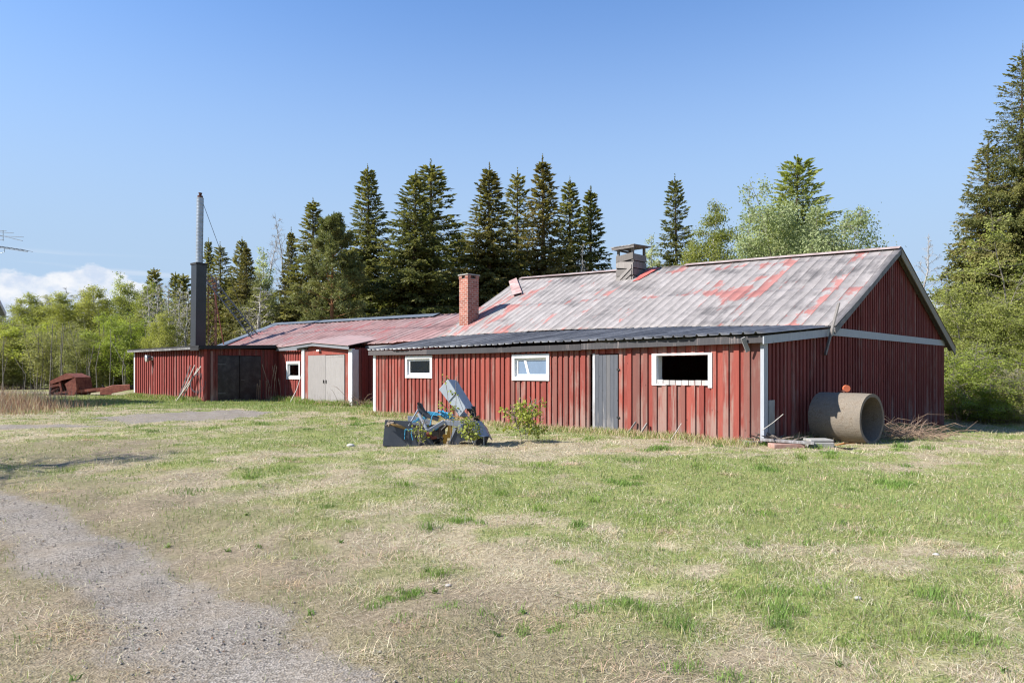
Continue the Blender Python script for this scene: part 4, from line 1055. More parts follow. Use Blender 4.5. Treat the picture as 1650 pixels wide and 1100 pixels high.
# yellowish roller with a lump of rope at its end
m = QMB(); m.tube([Q(215, 680, -.05), Q(268, 690, -.04), Q(440, 748, .05)], [.030, .030, .034], 12); m.build('roller', WOODY, imp, smooth=True)
m = QMB()
for k in range(9):
    a = Q(rs.uniform(160, 250), rs.uniform(650, 700), -.06); m.tube([a, a + Vector((rs.uniform(-.07, .07), rs.uniform(-.05, .05), rs.uniform(-.05, .05))), a + Vector((rs.uniform(-.08, .08), 0, rs.uniform(-.07, .03)))], .018, 7, rs.random())
m.build('twine_wrap', plain('old_twine', (.25, .20, .15), .9), imp)
# dark lever arm
m = QMB(); m.prism([(536, 440), (575, 432), (625, 525), (790, 600), (770, 650), (600, 590), (545, 545), (528, 480)], .12, .17, .3); m.build('lever_arm', MDARK, imp, bevel=.006)
m = QMB(); m.tube([Q(545, 440, .08), Q(545, 440, .22)], .03, 10); m.tube([Q(560, 480, .08), Q(560, 480, .22)], .022, 10); m.build('pivot', MBLACK, imp)
# pale struts
m = QMB(); m.bar(Q(540, 512, .1), Q(428, 705, .0), .028, .028, tone=.1); m.tube([Q(548, 560, .05), Q(600, 655, .0), Q(650, 765, -.06)], [.036, .036, .036], 10, .1); m.build('strut', MGREY, imp, bevel=.003)
m = QMB(); m.bar(Q(660, 768, -.06), Q(852, 650, .02), .07, .075, tone=.2); m.bar(Q(600, 780, -.06), Q(668, 760, -.06), .03, .035, tone=.1); m.build('cross_beam', MGREY, imp, bevel=.005)
# top rail with its drop plate
m = QMB(); m.prism([(852, 640), (1115, 655), (1112, 690), (1040, 705), (1000, 712), (860, 690)], .0, .22, .1); m.prism([(1010, 700), (1078, 680), (1060, 805), (1040, 780)], -.02, .0, .3); m.build('top_rail', MGREY, imp, bevel=.005)
m = QMB(); m.prism([(962, 720), (1012, 720), (1000, 800), (1050, 860), (1000, 965), (884, 1010), (925, 880)], -.10, -.075, .2); m.build('side_fin', MDARK, imp, bevel=.004)
m = QMB(); m.prism([(962, 718), (990, 740), (930, 868), (905, 905)], -.118, -.103, .2); m.build('fin_edge', MGREY, imp)
m = QMB(); m.prism([(1040, 690), (1130, 680), (1150, 860), (1010, 900), (1000, 800)], .05, .5, .4); m.build('side_box', MDARK, imp, bevel=.01)
# yellow shaft guard
m = QMB(); m.prism([(895, 700), (940, 705), (935, 810), (950, 845), (880, 850), (880, 930), (850, 940), (845, 850), (828, 830), (832, 808), (880, 806)], .02, .10, .2); m.tube([Q(852, 860, .06), Q(856, 950, .06)], .03, 10); m.build('shaft_guard', YELLOW, imp, bevel=.006)
# raised chute: an open folded sheet box
fr = [Q(790, 272, .16), Q(893, 152, .0), Q(1110, 500, -.10), Q(1035, 592, .06)]
dpt = [Vector((.145, .42, -.03)) for _ in fr]
bk = [p + d for p, d in zip(fr, dpt)]
m = QMB(); 
def thick(pl, tone): m.plate(pl, .012, tone=tone)
thick(fr, .1); thick([fr[1], bk[1], bk[2], fr[2]], .7); thick([fr[0], bk[0], bk[1], fr[1]], .2); thick([fr[0], fr[3], bk[3], bk[0]], .4)
m.build('chute', plain('pale_grey_sheet', (.34, .38, .43), .5, 0, .04, 1.5), imp, bevel=.004)
for zz in (.45, .98): 
    m = QMB(); a = fr[0].lerp(fr[3], zz); b = fr[1].lerp(fr[2], zz); m.bar(a - dv(.012), b - dv(.012), .012, .012, tone=.2); m.build('chute_seam', MGREY, imp)
m = QMB(); m.tube([Q(1120, 480, .2), Q(1180, 560, .2), Q(1260, 650, .15)], .035, 10); m.tube([Q(1160, 470, .34), Q(1215, 560, .34), Q(1200, 640, .3)], .03, 10); m.prism([(1118, 460), (1215, 480), (1222, 540), (1190, 530)], .2, .38, .6); m.build('chute_hinge', MBLACK, imp, bevel=.005)
# cover at the right with its open underside
m = QMB(); top4 = [Q(1130, 640, .02), Q(1285, 648, .15), Q(1378, 828, .10), Q(1236, 842, -.08)]
m.plate(top4, .016, tone=.1); m.plate([top4[1], top4[1] + Vector((.10, .35, -.16)), top4[2] + Vector((.06, .35, -.12)), top4[2]], .016, tone=.5); m.plate([top4[0], top4[3], top4[3] + Vector((-.05, .1, -.2)), top4[0] + Vector((-.04, .1, -.12))], .016, tone=.5)
m.build('cover', MGREY, imp, bevel=.003)
m = QMB(); m.prism([(1180, 842), (1380, 828), (1345, 920), (1300, 935), (1200, 920)], .0, .45, .6); m.prism([(1250, 700), (1310, 690), (1385, 825), (1330, 835)], .2, .5, .5); m.build('mower_deck', MBLACK, imp, bevel=.01)
m = QMB(); m.tube([Q(1316, 835, -.03), Q(1318, 935, -.03)], .012, 7); m.tube([Q(1345, 820, -.03), Q(1240, 838, -.10)], .014, 8); m.build('support_leg', STEEL, imp)
m = QMB(); m.bar(Q(640, 585, .30), Q(1265, 603, .12), .028, .028, tone=.3); m.tube([Q(1235, 600, .1), Q(1262, 590, .1)], [.02, .03], 8); 
so_ = m.build('wooden_handle', WOODY, imp)
def rope(pts, r=.011, n=6): 
    m = QMB(); m.tube(pts, r, n); return m
m = QMB()
for k in range(26):
    c = Q(rs.uniform(815, 935), rs.uniform(540, 615), rs.uniform(.06, .24)); a = rs.uniform(0, 3.1); L = rs.uniform(.06, .13)
    d = Vector((math.cos(a * .4) * L, rs.uniform(-.04, .04), -.45 * L + rs.uniform(-.03, .03)))
    m.tube([c - d, c - d * .3 + Vector((0, -.02, .025)), c + d * .4 + Vector((0, 0, -.012)), c + d], .011, 6, rs.random())
for k in range(7):
    a = Q(590 + k * 4, 560 + k * 12, .2); m.tube([a, Q(660 + k * 6, 535 + k * 6, .12), Q(780 + rs.uniform(-20, 10), 550 + k * 5, .1)], .010, 6, rs.random())
for k in range(5):
    m.tube([Q(470 + 12 * k, 660, .3), Q(520 + 8 * k, 630, .3), Q(545, 610 + 6 * k, .3), Q(630, 600 + 6 * k, .3)], .010, 6, rs.random())
m2 = QMB(); m2.tube([Q(470, 740, -.03), Q(430, 752, -.04), Q(388, 745, -.03)], .010, 6); m.tube([Q(745, 545, .0), Q(705, 590, -.02), Q(680, 700, -.06)], .010, 6); m2.tube([Q(470, 740, -.03), Q(462, 800, -.03), Q(480, 870, -.03)], .012, 6); m2.tube([Q(388, 745, -.03), Q(380, 860, -.03)], .009, 6); m.tube([Q(760, 730, .0), Q(745, 752, -.02), Q(780, 725, 0)], .012, 6)
ro = m2.build('blue_rope', ROPEB); ro.location = Eo; tag(ro, 'loose ends of blue rope hanging down before the dark trough of the implement', 'rope')
ro = m.build('blue_rope', ROPEB)
ro.location = Eo; tag(ro, 'tangled blue rope draped over the broken grey implement', 'rope')

# ================================================================== concrete ring by the gable and the clutter round it
cr_c = BW(.42, 1.98, 0); ring = empty('concrete_ring', (cr_c.x, cr_c.y, 0)); tag(ring, 'large hollow concrete well ring lying on its side against the shaded gable', 'concrete ring')
axd = Vector((.60, -.80, 0)); rad = .545; zc = .10 + rad - .03
n = 56; m = MB(); Lr = 1.12; prof = [(0, rad), (0.0, rad), (.25, rad + .004), (.5, rad), (.8, rad + .003), (1, rad - .006), (1.0, rad - .075), (.6, rad - .07), (0, rad - .075)]
sd = axd.cross(Vector((0, 0, 1)))
vs = []
for (f, r) in prof[1:]:
    for k in range(n):
        th = 2 * math.pi * k / n; rr = r * (1 + .006 * math.sin(5 * th + f * 4))
        vs.append(axd * (f * Lr) + sd * (rr * math.cos(th)) + Vector((0, 0, zc + rr * math.sin(th))))
np_ = len(prof) - 1
fs = []
for a in range(np_):
    b = (a + 1) % np_
    for k in range(n): fs.append((a * n + k, a * n + (k + 1) % n, b * n + (k + 1) % n, b * n + k))
m.add(vs, fs, .2); rb = m.build('ring_body', CONC, ring)
m = MB(); p = axd * .42 + Vector((.02, 0, zc + rad - .06)); m.tube([p + Vector((.06, -.02, -.01)), p + Vector((.10, .02, .17))], .028, 8, .3)
m.tube([p + Vector((-.20, .02, .0)), p + Vector((.05, .0, .09))], .022, 8, .3); 
hd = m.build('iron_bracket', RUSTD); hd.location = ring.location
hd2 = MB(); q = p + Vector((.13, .0, .15)); hd2.tube([q - Vector((0, .03, 0)), q + Vector((0, .03, 0))], [.075, .075], 18, .0); hd2.build('round_plate', plain('orange_red_plate', (.50, .13, .06), .6), hd)
tag(hd, 'rusty iron bracket with a round red plate resting on top of the concrete ring', 'bracket')
# plank on blocks by the corner
m = MB(); a = P(1226, 709, 14.05); b = P(1312, 712, 13.55); a.z = .225; b.z = .20
m.bar(a, b, .16, .045, tone=.1); tag(m.build('white_plank', WHITEG), 'pale painted plank lying on blocks at the barn corner', 'plank')
m = MB(); c = P(1262, 716, 13.65); c.z = 0; m.box(c.x - .2, c.x + .42, c.y - .05, c.y + .3, -.1, .172, .3)
tag(m.build('red_block', plain('pinkish_concrete', (.34, .19, .15), .9, 0, .2, 8, dirt=(.3, .27, .24), dirt_amt=.6), bevel=.012), 'reddish concrete block under the pale plank beside the barn corner', 'block')
m = MB(); c = P(1320, 712, 13.75); c.z = 0; m.box(c.x - .22, c.x + .26, c.y - .1, c.y + .35, -.1, .20, .3); tag(m.build('concrete_block', CONCG, bevel=.015), 'grey concrete block between the pale plank and the concrete ring', 'block')
m = MB(); c = P(1322, 705, 13.8); m.box(c.x - .25, c.x + .22, c.y - .12, c.y + .25, .205, .255, .6); tag(m.build('stone_slab', CONCG, bevel=.015), 'thin grey slab lying on the concrete block beside the ring', 'slab')
m = MB(); c = P(1215, 715, 14.2); m.box(c.x - .18, c.x + .30, c.y + .02, c.y + .4, -.1, .17, .2); tag(m.build('foundation_stone', CONCG, bevel=.02), 'grey foundation stone exposed under the barn corner boards', 'stone')
m = MB(); pts = [P(x, y, Yv) for x, y, Yv in ((1346, 718, 13.6), (1364, 716, 13.7), (1378, 720, 13.5), (1360, 726, 13.3))]; pts = [Vector((p.x, p.y, float(gz(p.x, p.y)) + .06 + .03 * k)) for k, p in enumerate(pts)]
m.plate(pts, .012); tag(m.build('rusty_sheet', plain('orange_rust', (.42, .17, .05), .85, 0, .3, 9, dirt=(.25, .1, .04), dirt_amt=.6)), 'small orange rusted sheet lying in the grass below the concrete ring', 'sheet')
rs = random.Random(5)
def sticks(name, label, cx, cy, n, L, r, spread, mat, cat, flat=.25, curve=.15, seed=3):
    rs = random.Random(seed); m = MB()
    for k in range(n):
        x = cx + rs.gauss(0, spread[0]); y = cy + rs.gauss(0, spread[1]); z = float(gz(x, y)) + rs.uniform(.01, .12)
        az = rs.uniform(-.9, .9) + (math.pi if rs.random() < .5 else 0); el = abs(rs.gauss(0, flat)); l = L * rs.uniform(.4, 1.2)
        d = Vector((math.cos(az) * math.cos(el), math.sin(az) * math.cos(el), math.sin(el))) * l
        bnd = Vector((rs.gauss(0, .5), rs.gauss(0, .5), rs.uniform(.2, .9))) * curve * l
        p0 = Vector((x, y, z)); rr = r * rs.uniform(.5, 1.3)
        p3 = p0 + d; p3.z = max(p3.z - curve * l * .5, float(gz(p3.x, p3.y)) + .01)
        m.tube([p0, p0 + d * .35 + bnd * .7, p0 + d * .7 + bnd * .6, p3], [rr, rr * .9, rr * .7, rr * .35], 5, rs.random(), cap=False)
        if rs.random() < .5:
            q = p0 + d * .5 + bnd * .7; m.tube([q, q + d * .25 + Vector((rs.gauss(0, .12), rs.gauss(0, .12), rs.uniform(.0, .2))) * l], [rr * .5, rr * .2], 4, rs.random(), cap=False)
    return tag(m.build(name, mat), label, cat)
p = P(1465, 705, 15.6)
o = sticks('brush_pile', 'tangled pile of dry brown branches on the ground right of the concrete ring', p.x - .25, p.y - .3, 170, .8, .0065, (.40, .26), BRUSH, 'brush pile', .32, .22)
p = P(1258, 700, 14.15)
sticks('scrap_sticks', 'dark broken sticks heaped at the barn corner beside the pale plank', p.x, p.y + .05, 22, .55, .02, (.22, .1), wood_paint('dark_scrap', (.05, .04, .035), (.14, .11, .09), (.3, .26, .22), .3), 'sticks', .3, .03, 8)
p = P(605, 648, 30.0)
sticks('twig_heap', 'small heap of dry twigs beside the white corner board of the lean-to', p.x - .4, p.y, 26, 1.1, .012, (.5, .3), BRUSH, 'twigs', .5, .2, 9)
# leaning sticks at the front wall
m = MB(); m.bar(BW(T(1020.5), -.32, .07), BW(T(1028.5), -.10, .42), .05, .03, tone=.2); tag(m.build('leaning_batten', GREYW), 'short grey batten leaning on the front boards nearest the grey door', 'batten')
m = MB(); m.bar(BW(T(1040.5), -.32, .07), BW(T(1046.5), -.10, .40), .05, .03, tone=.6); tag(m.build('leaning_batten', GREYW), 'short grey batten leaning on the front boards under the open window', 'batten')
m = MB(); m.bar(BW(.14, 2.95, Z(1320, 572, 2.9)), BW(.34, 3.25, Z(1338, 489, 3.2)), .11, .03, (1, 0, 0), .5); tag(m.build('hanging_board', GREYW), 'long grey board hanging askew from the roof edge of the shaded gable', 'board')
m = MB(); m.bar(BW(T(1197, -.3), -.30, Z(1197, 544, -.3)), BW(T(1206, -.12), -.14, Z(1206, 566, -.12)), .09, .035, (0, 1, 0), .8); m.build('rafter_end', WHITEG).location = (0, 0, 0)
o = bpy.data.objects['rafter_end']; tag(o, 'loose pale board end hanging from the dark eave near the barn corner', 'board')
m = MB(); m.box(0, .028, .12, .36, .15, 1.02, .3); mm = m.build('corner_patch', STEEL, barn); mm.location = (.062, 0, 0)
m = MB(); a = BW(T(1228, -.5), -.5, .25); m.tube([P(1228, 693, 13.9), P(1245, 681, 13.9), P(1262, 667, 13.9)], .008, 5); tag(m.build('dry_stick', STALK), 'thin pale stick slanting in front of the white barn corner', 'stick')
m = MB(); pb = P(1076, 715, 14.9); pt_ = P(1098, 682, 15.3); m.tube([pb, pb.lerp(pt_, .5) + Vector((.02, 0, .02)), pt_], .009, 5); tag(m.build('dry_stick', STALK), 'thin dry stick leaning on the red boards below the open window', 'stick')

# pale poles leaning on the shed
pl = empty('pole_bundle', BW(T(293, -.9), -.9, .08)); tag(pl, 'bundle of pale poles with a loop of wire leaning on the flat roofed shed', 'poles')
po_ = Vector(pl.location); rs = random.Random(21)
b_ = P(285, 645, 0.0 + bw(bt(285, -1.2), -1.2).y); b_.z = .09
for (tx, ty) in ((307, 588), (314, 588), (319, 593), (324, 590), (311, 594), (316, 600)):
    m = MB(); Yt = bw(bt(tx, -.62), -.62).y; tp = P(tx, ty, Yt); bb = b_ + Vector((rs.uniform(-.05, .25), rs.uniform(-.15, .15), 0))
    m.bar(bb - po_, tp - po_, .045, .045, tone=rs.random()); m.build('pole', STALK, pl)
m = MB()
for k in range(3):
    c = P(317 + k, 617, bw(bt(317, -.8), -.8).y) - po_; m.tube([c + Vector((math.cos(a) * (.30 + .05 * k), math.sin(a) * .08, math.sin(a) * (.42 + .04 * k))) for a in np.linspace(0, 6.28, 18)], .010, 5)
m.build('wire_loop', GALV, pl)
m = MB(); a = P(467, 655, 33.5); a.z = .1; m.tube([a, P(478, 628, 34.3), P(489, 594, 35)], [.03, .025, .018], 6); tag(m.build('leaning_stick', STALK), 'long thin stick leaning by the small workshop window beside the white post', 'stick')
# dead stems by the black doors
for k, (px, py, lab) in enumerate(((446, 625, 'clump of dead brown stems standing in the corner right of the black doors'), (420, 628, 'few upright dead stems at the right edge of the black doors'))):
    rs = random.Random(40 + k); m = MB(); bs = BW(-28.9 + .1 * k, 2.9 - .7 * k, .05)
    for q in range(9 if k == 0 else 5):
        a = bs + Vector((rs.gauss(0, .25), rs.gauss(0, .15), 0)); h = rs.uniform(.9, 1.9) if k == 0 else rs.uniform(.8, 1.25); ln = rs.uniform(-.5, .3) if k == 0 else rs.uniform(-.05, .05)
        m.tube([a, a + Vector((ln * .4, 0, h * .6)), a + Vector((ln, 0, h))], [.013, .012, .02], 5, rs.random())
        if k == 0: m.tube([a + Vector((ln, 0, h)), a + Vector((ln * 1.1, 0, h + .14))], [.03, .012], 6, rs.random())
    tag(m.build('dead_stems', BRUSH), lab, 'dead plant')

# ================================================================== rusty machinery at the far left
MY = 43.5
def N(zx, zy, dy=0.): return P(zx / 4.782, 430 + zy / 4.782, MY + dy)
Mo = N(480, 985); Mo.z = float(gz(Mo.x, Mo.y))
hv = empty('rusty_hopper', Mo); tag(hv, 'rusty red many-sided metal hopper lying among dry weeds', 'hopper')
class NMB(QMB):
    def build(s, *a, **k):
        s.v = [(x - Mo.x, y - Mo.y, z - Mo.z) for x, y, z in s.v]; return MB.build(s, *a, **k)
m = NMB(); fr = [N(*p) for p in ((385, 880), (510, 820), (580, 850), (592, 940), (575, 985), (380, 985))]
bk = [p + Vector((.25, 1.2, 0)) for p in fr]
for k in range(len(fr)):
    q = (k + 1) % len(fr); m.plate([fr[k], fr[q], bk[q], bk[k]], .03, tone=(.1, .3, .6, .7, .5, .6)[k])
m.plate([fr[2], fr[3], fr[4], N(530, 985), N(500, 900)], .03, tone=.3); m.plate([N(385, 880), N(510, 820), N(580, 850), N(480, 872), N(392, 905)], .03, tone=.1)
m.build('shell', RUST, hv)
m = NMB(); m.plate([b - Vector((0, .03, 0)) for b in bk], .03); m.build('back_sheet', RUSTD, hv)
m = NMB()
for a, b, r in (((390, 920), (470, 905), .10), ((460, 880), (480, 975), .07), ((420, 975), (540, 960), .09), ((510, 900), (560, 960), .10), ((395, 960), (450, 930), .05)):
    m.bar(N(*a, .05), N(*b, .1), r * 1.4, r * 1.6, tone=random.random())
m.build('ribs', RUST, hv)
bm = empty('conveyor_beam', N(800, 985)); bm.location.z = float(gz(bm.location.x, bm.location.y)); tag(bm, 'long rusty red machine beam lying on the grass towards the flat roofed shed', 'beam')
Mo = Vector(bm.location)
m = NMB(); m.hexa([N(770, 985), N(860, 985), N(860, 980, .5), N(770, 980, .5), N(770, 940), N(860, 915), N(860, 912, .5), N(770, 938, .5)], .3)
m.hexa([N(858, 975), N(1005, 945), N(1005, 940, .5), N(858, 972, .5), N(858, 913), N(1000, 905), N(1000, 903, .5), N(858, 911, .5)], .2); m.build('trough', RUST, bm, bevel=.02)
m = NMB(); m.bar(N(575, 962, .2), N(800, 935, .2), .17, .17, tone=.5); m.bar(N(600, 975, .5), N(800, 950, .5), .12, .12, tone=.5); m.build('drawbar', RUST, bm)
m = NMB(); m.tube([N(1000, 932, .25), N(1018, 930, .25)], .14, 10); m.bar(N(800, 930, .2), N(785, 905, .2), .06, .06); m.bar(N(770, 948, .2), N(762, 930, .2), .06, .06); m.build('roller', MBLACK, bm)

# ================================================================== house at the left edge with aerial
HYD = 36.0; hc = P(8, 509, HYD)
hdir = Vector((.35, -.94, 0)).normalized(); hout = Vector((-.94, -.35, 0)).normalized()
hs = empty('house', (hc.x, hc.y, 0)); tag(hs, 'pale house of which only the roof corner shows past the left trees', 'house')
e0 = hout * .5 + hdir * .5
m = MB(); A_ = lambda a, o, z: tuple(hdir * a + hout * o + Vector((0, 0, z)))
m.hexa([A_(.6, .5, 0), A_(.6, 9, 0), A_(8.4, 9, 0), A_(8.4, .5, 0), A_(.6, .5, hc.z + .1), A_(.6, 9, hc.z + .1), A_(8.4, 9, hc.z + .1), A_(8.4, .5, hc.z + .1)])
m.add([A_(.6, .5, hc.z + .1), A_(8.4, .5, hc.z + .1), A_(4.5, .5, hc.z + 2.5)], [(0, 1, 2), (2, 1, 0)])
m.build('wall', WHITE, hs)
m = MB()
for s_, a0, a1 in ((1, 0, 4.52), (-1, 9, 4.48)):
    m.hexa([A_(a0, 0, hc.z), A_(a1, 0, hc.z + 2.75), A_(a1, 9.4, hc.z + 2.75), A_(a0, 9.4, hc.z), A_(a0, 0, hc.z + .16), A_(a1, 0, hc.z + 2.9), A_(a1, 9.4, hc.z + 2.9), A_(a0, 9.4, hc.z + .16)])
m.build('roof', plain('grey_house_roof', (.22, .22, .23), .7), hs)
m = MB(); m.hexa([A_(.0, -.03, hc.z - .02), A_(.0, -.06, hc.z - .02), A_(4.5, -.06, hc.z + 2.72), A_(4.5, -.03, hc.z + 2.72), A_(0, -.03, hc.z + .19), A_(0, -.06, hc.z + .19), A_(4.5, -.06, hc.z + 2.95), A_(4.5, -.03, hc.z + 2.95)]); m.build('barge_board', WHITE, hs)
AY = 30.
mb_ = P(-32, 600, AY); an = empty('tv_antenna', (mb_.x, AY, 0)); tag(an, 'thin television aerial with two toothed arms reaching in above the left trees', 'antenna')
ao = Vector(an.location); L_ = lambda px, py, d=0: P(px, py, AY + d) - ao
m = MB(); m.tube([Vector((0, 0, 0)), L_(-32, 350)], .03, 8); m.build('pole', STEEL, an)
m = MB(); m.bar(L_(-45, 392), L_(44, 405.5), .035, .035)
for k in range(13):
    f = k / 12; c = L_(-45, 392).lerp(L_(43, 405), f); m.bar(c - Vector((.03, .35, -.04)), c + Vector((.03, .35, .04)), .012, .012)
m.tube([L_(7, 400), L_(7, 406), L_(2, 408), L_(-30, 405)], .012, 5); m.build('arm', STEEL, an)
m = MB(); m.bar(L_(-45, 368), L_(36, 388), .03, .03)
for (x0, y0, x1, y1) in ((-40, 372, 22, 375.5), (-30, 379, 38, 382), (-40, 386, 6, 386.5), (-20, 371, 10, 372)): m.bar(L_(x0, y0), L_(x1, y1), .02, .02)
m.bar(L_(5, 371), L_(5, 388), .02, .02); m.build('arm', STEEL, an)

# ================================================================== trees
def unit(a): return a / np.maximum(np.linalg.norm(a, axis=-1, keepdims=True), 1e-9)
def leaf_mesh(name, pos, dirs, ln, wd, tone, mat, r, out=.9):
    """small pointed faces: base, two sides, tip"""
    n = len(pos); ow = pos * np.array([1, 1, 0.]); rd = unit(r.normal(size=(n, 3)) * .75 + unit(ow) * out + np.array([0, 0, .55 * out])); d = unit(dirs); s = unit(np.cross(d, rd))
    ln = np.broadcast_to(ln, n)[:, None]; wd = np.broadcast_to(wd, n)[:, None]
    V = np.empty((n, 4, 3)); V[:, 0] = pos; V[:, 1] = pos + d * ln * .45 + s * wd * .5; V[:, 2] = pos + d * ln; V[:, 3] = pos + d * ln * .45 - s * wd * .5
    return np_mesh(name, V.reshape(-1, 3), np.arange(n * 4), np.full(n, 4), mat, face_tone=np.clip(tone, 0, 1))
class Wood:
    """many thin tapered limbs, vectorised"""
    def __init__(s): s.P = []; s.R = []
    def add(s, pts, r0, r1): s.P.append(np.asarray(pts, float)); s.R.append((r0, r1))
    def mesh(s, name, mat, sides=4):
        Vs, Fs, off = [], [], 0
        for p, (r0, r1) in zip(s.P, s.R):
            k = len(p); sd = sides if r0 < .05 else sides + 3
            d = unit(np.gradient(p, axis=0)); ref = np.array([0, 0, 1.]) if abs(d[0, 2]) < .8 else np.array([1., 0, 0])
            a = unit(np.cross(d, ref)); b = np.cross(d, a)
            th = np.arange(sd) / sd * 2 * np.pi; rr = np.linspace(r0, r1, k)[:, None, None]
            ring = p[:, None] + rr * (a[:, None] * np.cos(th)[None, :, None] + b[:, None] * np.sin(th)[None, :, None])
            Vs.append(ring.reshape(-1, 3))
            i = np.arange(k - 1)[:, None] * sd; j = np.arange(sd)[None]
            Fs.append(np.stack([off + i + j, off + i + (j + 1) % sd, off + i + sd + (j + 1) % sd, off + i + sd + j], -1).reshape(-1, 4)); off += k * sd
        F = np.concatenate(Fs); return np_mesh(name, np.concatenate(Vs), F.ravel(), np.full(len(F), 4), mat, face_tone=np.full(len(F), .3), smooth=True)

def spruce(seed, H, Rr, step=.30, mat=None, tuft=.24, thick=.15, fill=1.0, expo=.85, base=.04, bark=None, leaner=.0, dens=1.0):
    r = np.random.default_rng(seed); W = Wood(); pos, dr_, tn, sz = [], [], [], []
    zz = np.linspace(0, H * .985, 14); W.add(np.stack([.02 * H * leaner * np.sin(zz / H * 5), 0 * zz, zz], 1), .0115 * H, .01)
    z = H * base; ph = 0
    while z < H * .957:
        f = z / H; n = int(r.integers(5, 8)) if f > .06 else 4
        Lm = Rr * (1 - f) ** expo * (1 - .35 * math.exp(-((f) / .10) ** 2)) + .05
        for k in range(n):
            az = ph + k * 2 * np.pi / n + r.normal(0, .25); L = Lm * r.uniform(.68, 1.12) * (1.0 if r.random() > .08 else 1.22)
            if r.random() < .12: L *= r.uniform(.3, .7)
            s = np.linspace(0, 1, 7)
            up = .95 * f ** 2.4 - .16
            drop = L * (up * s - (.40 * (1 - f)) * s + .16 * (1 - f) * s ** 2.4)
            wig = r.normal(0, .06) * L * s ** 2
            px = np.cos(az) * L * s - np.sin(az) * wig; py = np.sin(az) * L * s + np.cos(az) * wig; pz = z + r.uniform(-.34, .34) * (1 - .75 * f) + drop
            pts = np.stack([px, py, pz], 1); W.add(pts, .006 * H * (1 - f) * .35 + .006, .004)
            m = max(5, int(L / .10 * fill)); bt_ = r.random() ** 1.3 * .55
            q = np.repeat(r.uniform(.02, 1.0, m) ** .8, 2); m2 = len(q)
            side = np.tile([1, -1], m)
            P0 = np.stack([np.interp(q, s, pts[:, j]) for j in range(3)], 1)
            bd = unit(pts[-1] - pts[0])[None]; sd = np.array([-np.sin(az), np.cos(az), 0])[None]
            l2 = (.34 * L * (1 - .65 * q) + .20 * (1 - f)) * r.uniform(.6, 1.2, m2)
            hang = r.uniform(.3, 2.0, m2) * (1 - .7 * f)
            d2 = unit(bd * .75 + sd * side[:, None] * r.uniform(.4, 1.0, m2)[:, None] + np.array([0, 0, -1.])[None] * hang[:, None])
            ns = np.maximum(3, (l2 / (tuft * .28) * dens).astype(int))
            idx = np.repeat(np.arange(m2), ns); u = r.random(len(idx))
            pp = P0[idx] + d2[idx] * (l2[idx] * u)[:, None] + np.array([0, 0, -1.])[None] * (u ** 2 * l2[idx] * .25 * (1 - f))[:, None]
            dd = unit(d2[idx] * .8 + r.normal(0, .5, (len(idx), 3)) + np.array([0, 0, -.45 * (1 - f)]))
            pos.append(pp); dr_.append(dd); tn.append(bt_ + r.uniform(0, .5, len(idx))); sz.append(np.full(len(idx), tuft) * r.uniform(.6, 1.25, len(idx)) * (1 - .72 * f ** 1.4))
            # tip
            pos.append(pts[-3:]); dr_.append(np.repeat(bd, 3, 0) + r.normal(0, .2, (3, 3))); tn.append(np.full(3, bt_ + .4)); sz.append(np.full(3, tuft * 1.1))
        ph += 1.1 + r.random(); z += step * (1 - .45 * f) * r.uniform(.6, 1.25)
    k = 70; zt = H * (.92 + .08 * r.random(k)); pos.append(np.stack([0 * zt, 0 * zt, zt], 1)); dr_.append(r.normal(0, .35, (k, 3)) + np.array([0, 0, 1.])); tn.append(np.full(k, .6)); sz.append(tuft * (.30 + .5 * (H - zt) / (.08 * H)))
    pos, dr_, tn, sz = map(np.concatenate, (pos, dr_, tn, sz))
    return W.mesh('trunk', bark or BARK), leaf_mesh('crown', pos, dr_, sz, sz * (thick / tuft), tn, mat or NEEDLE, r), H

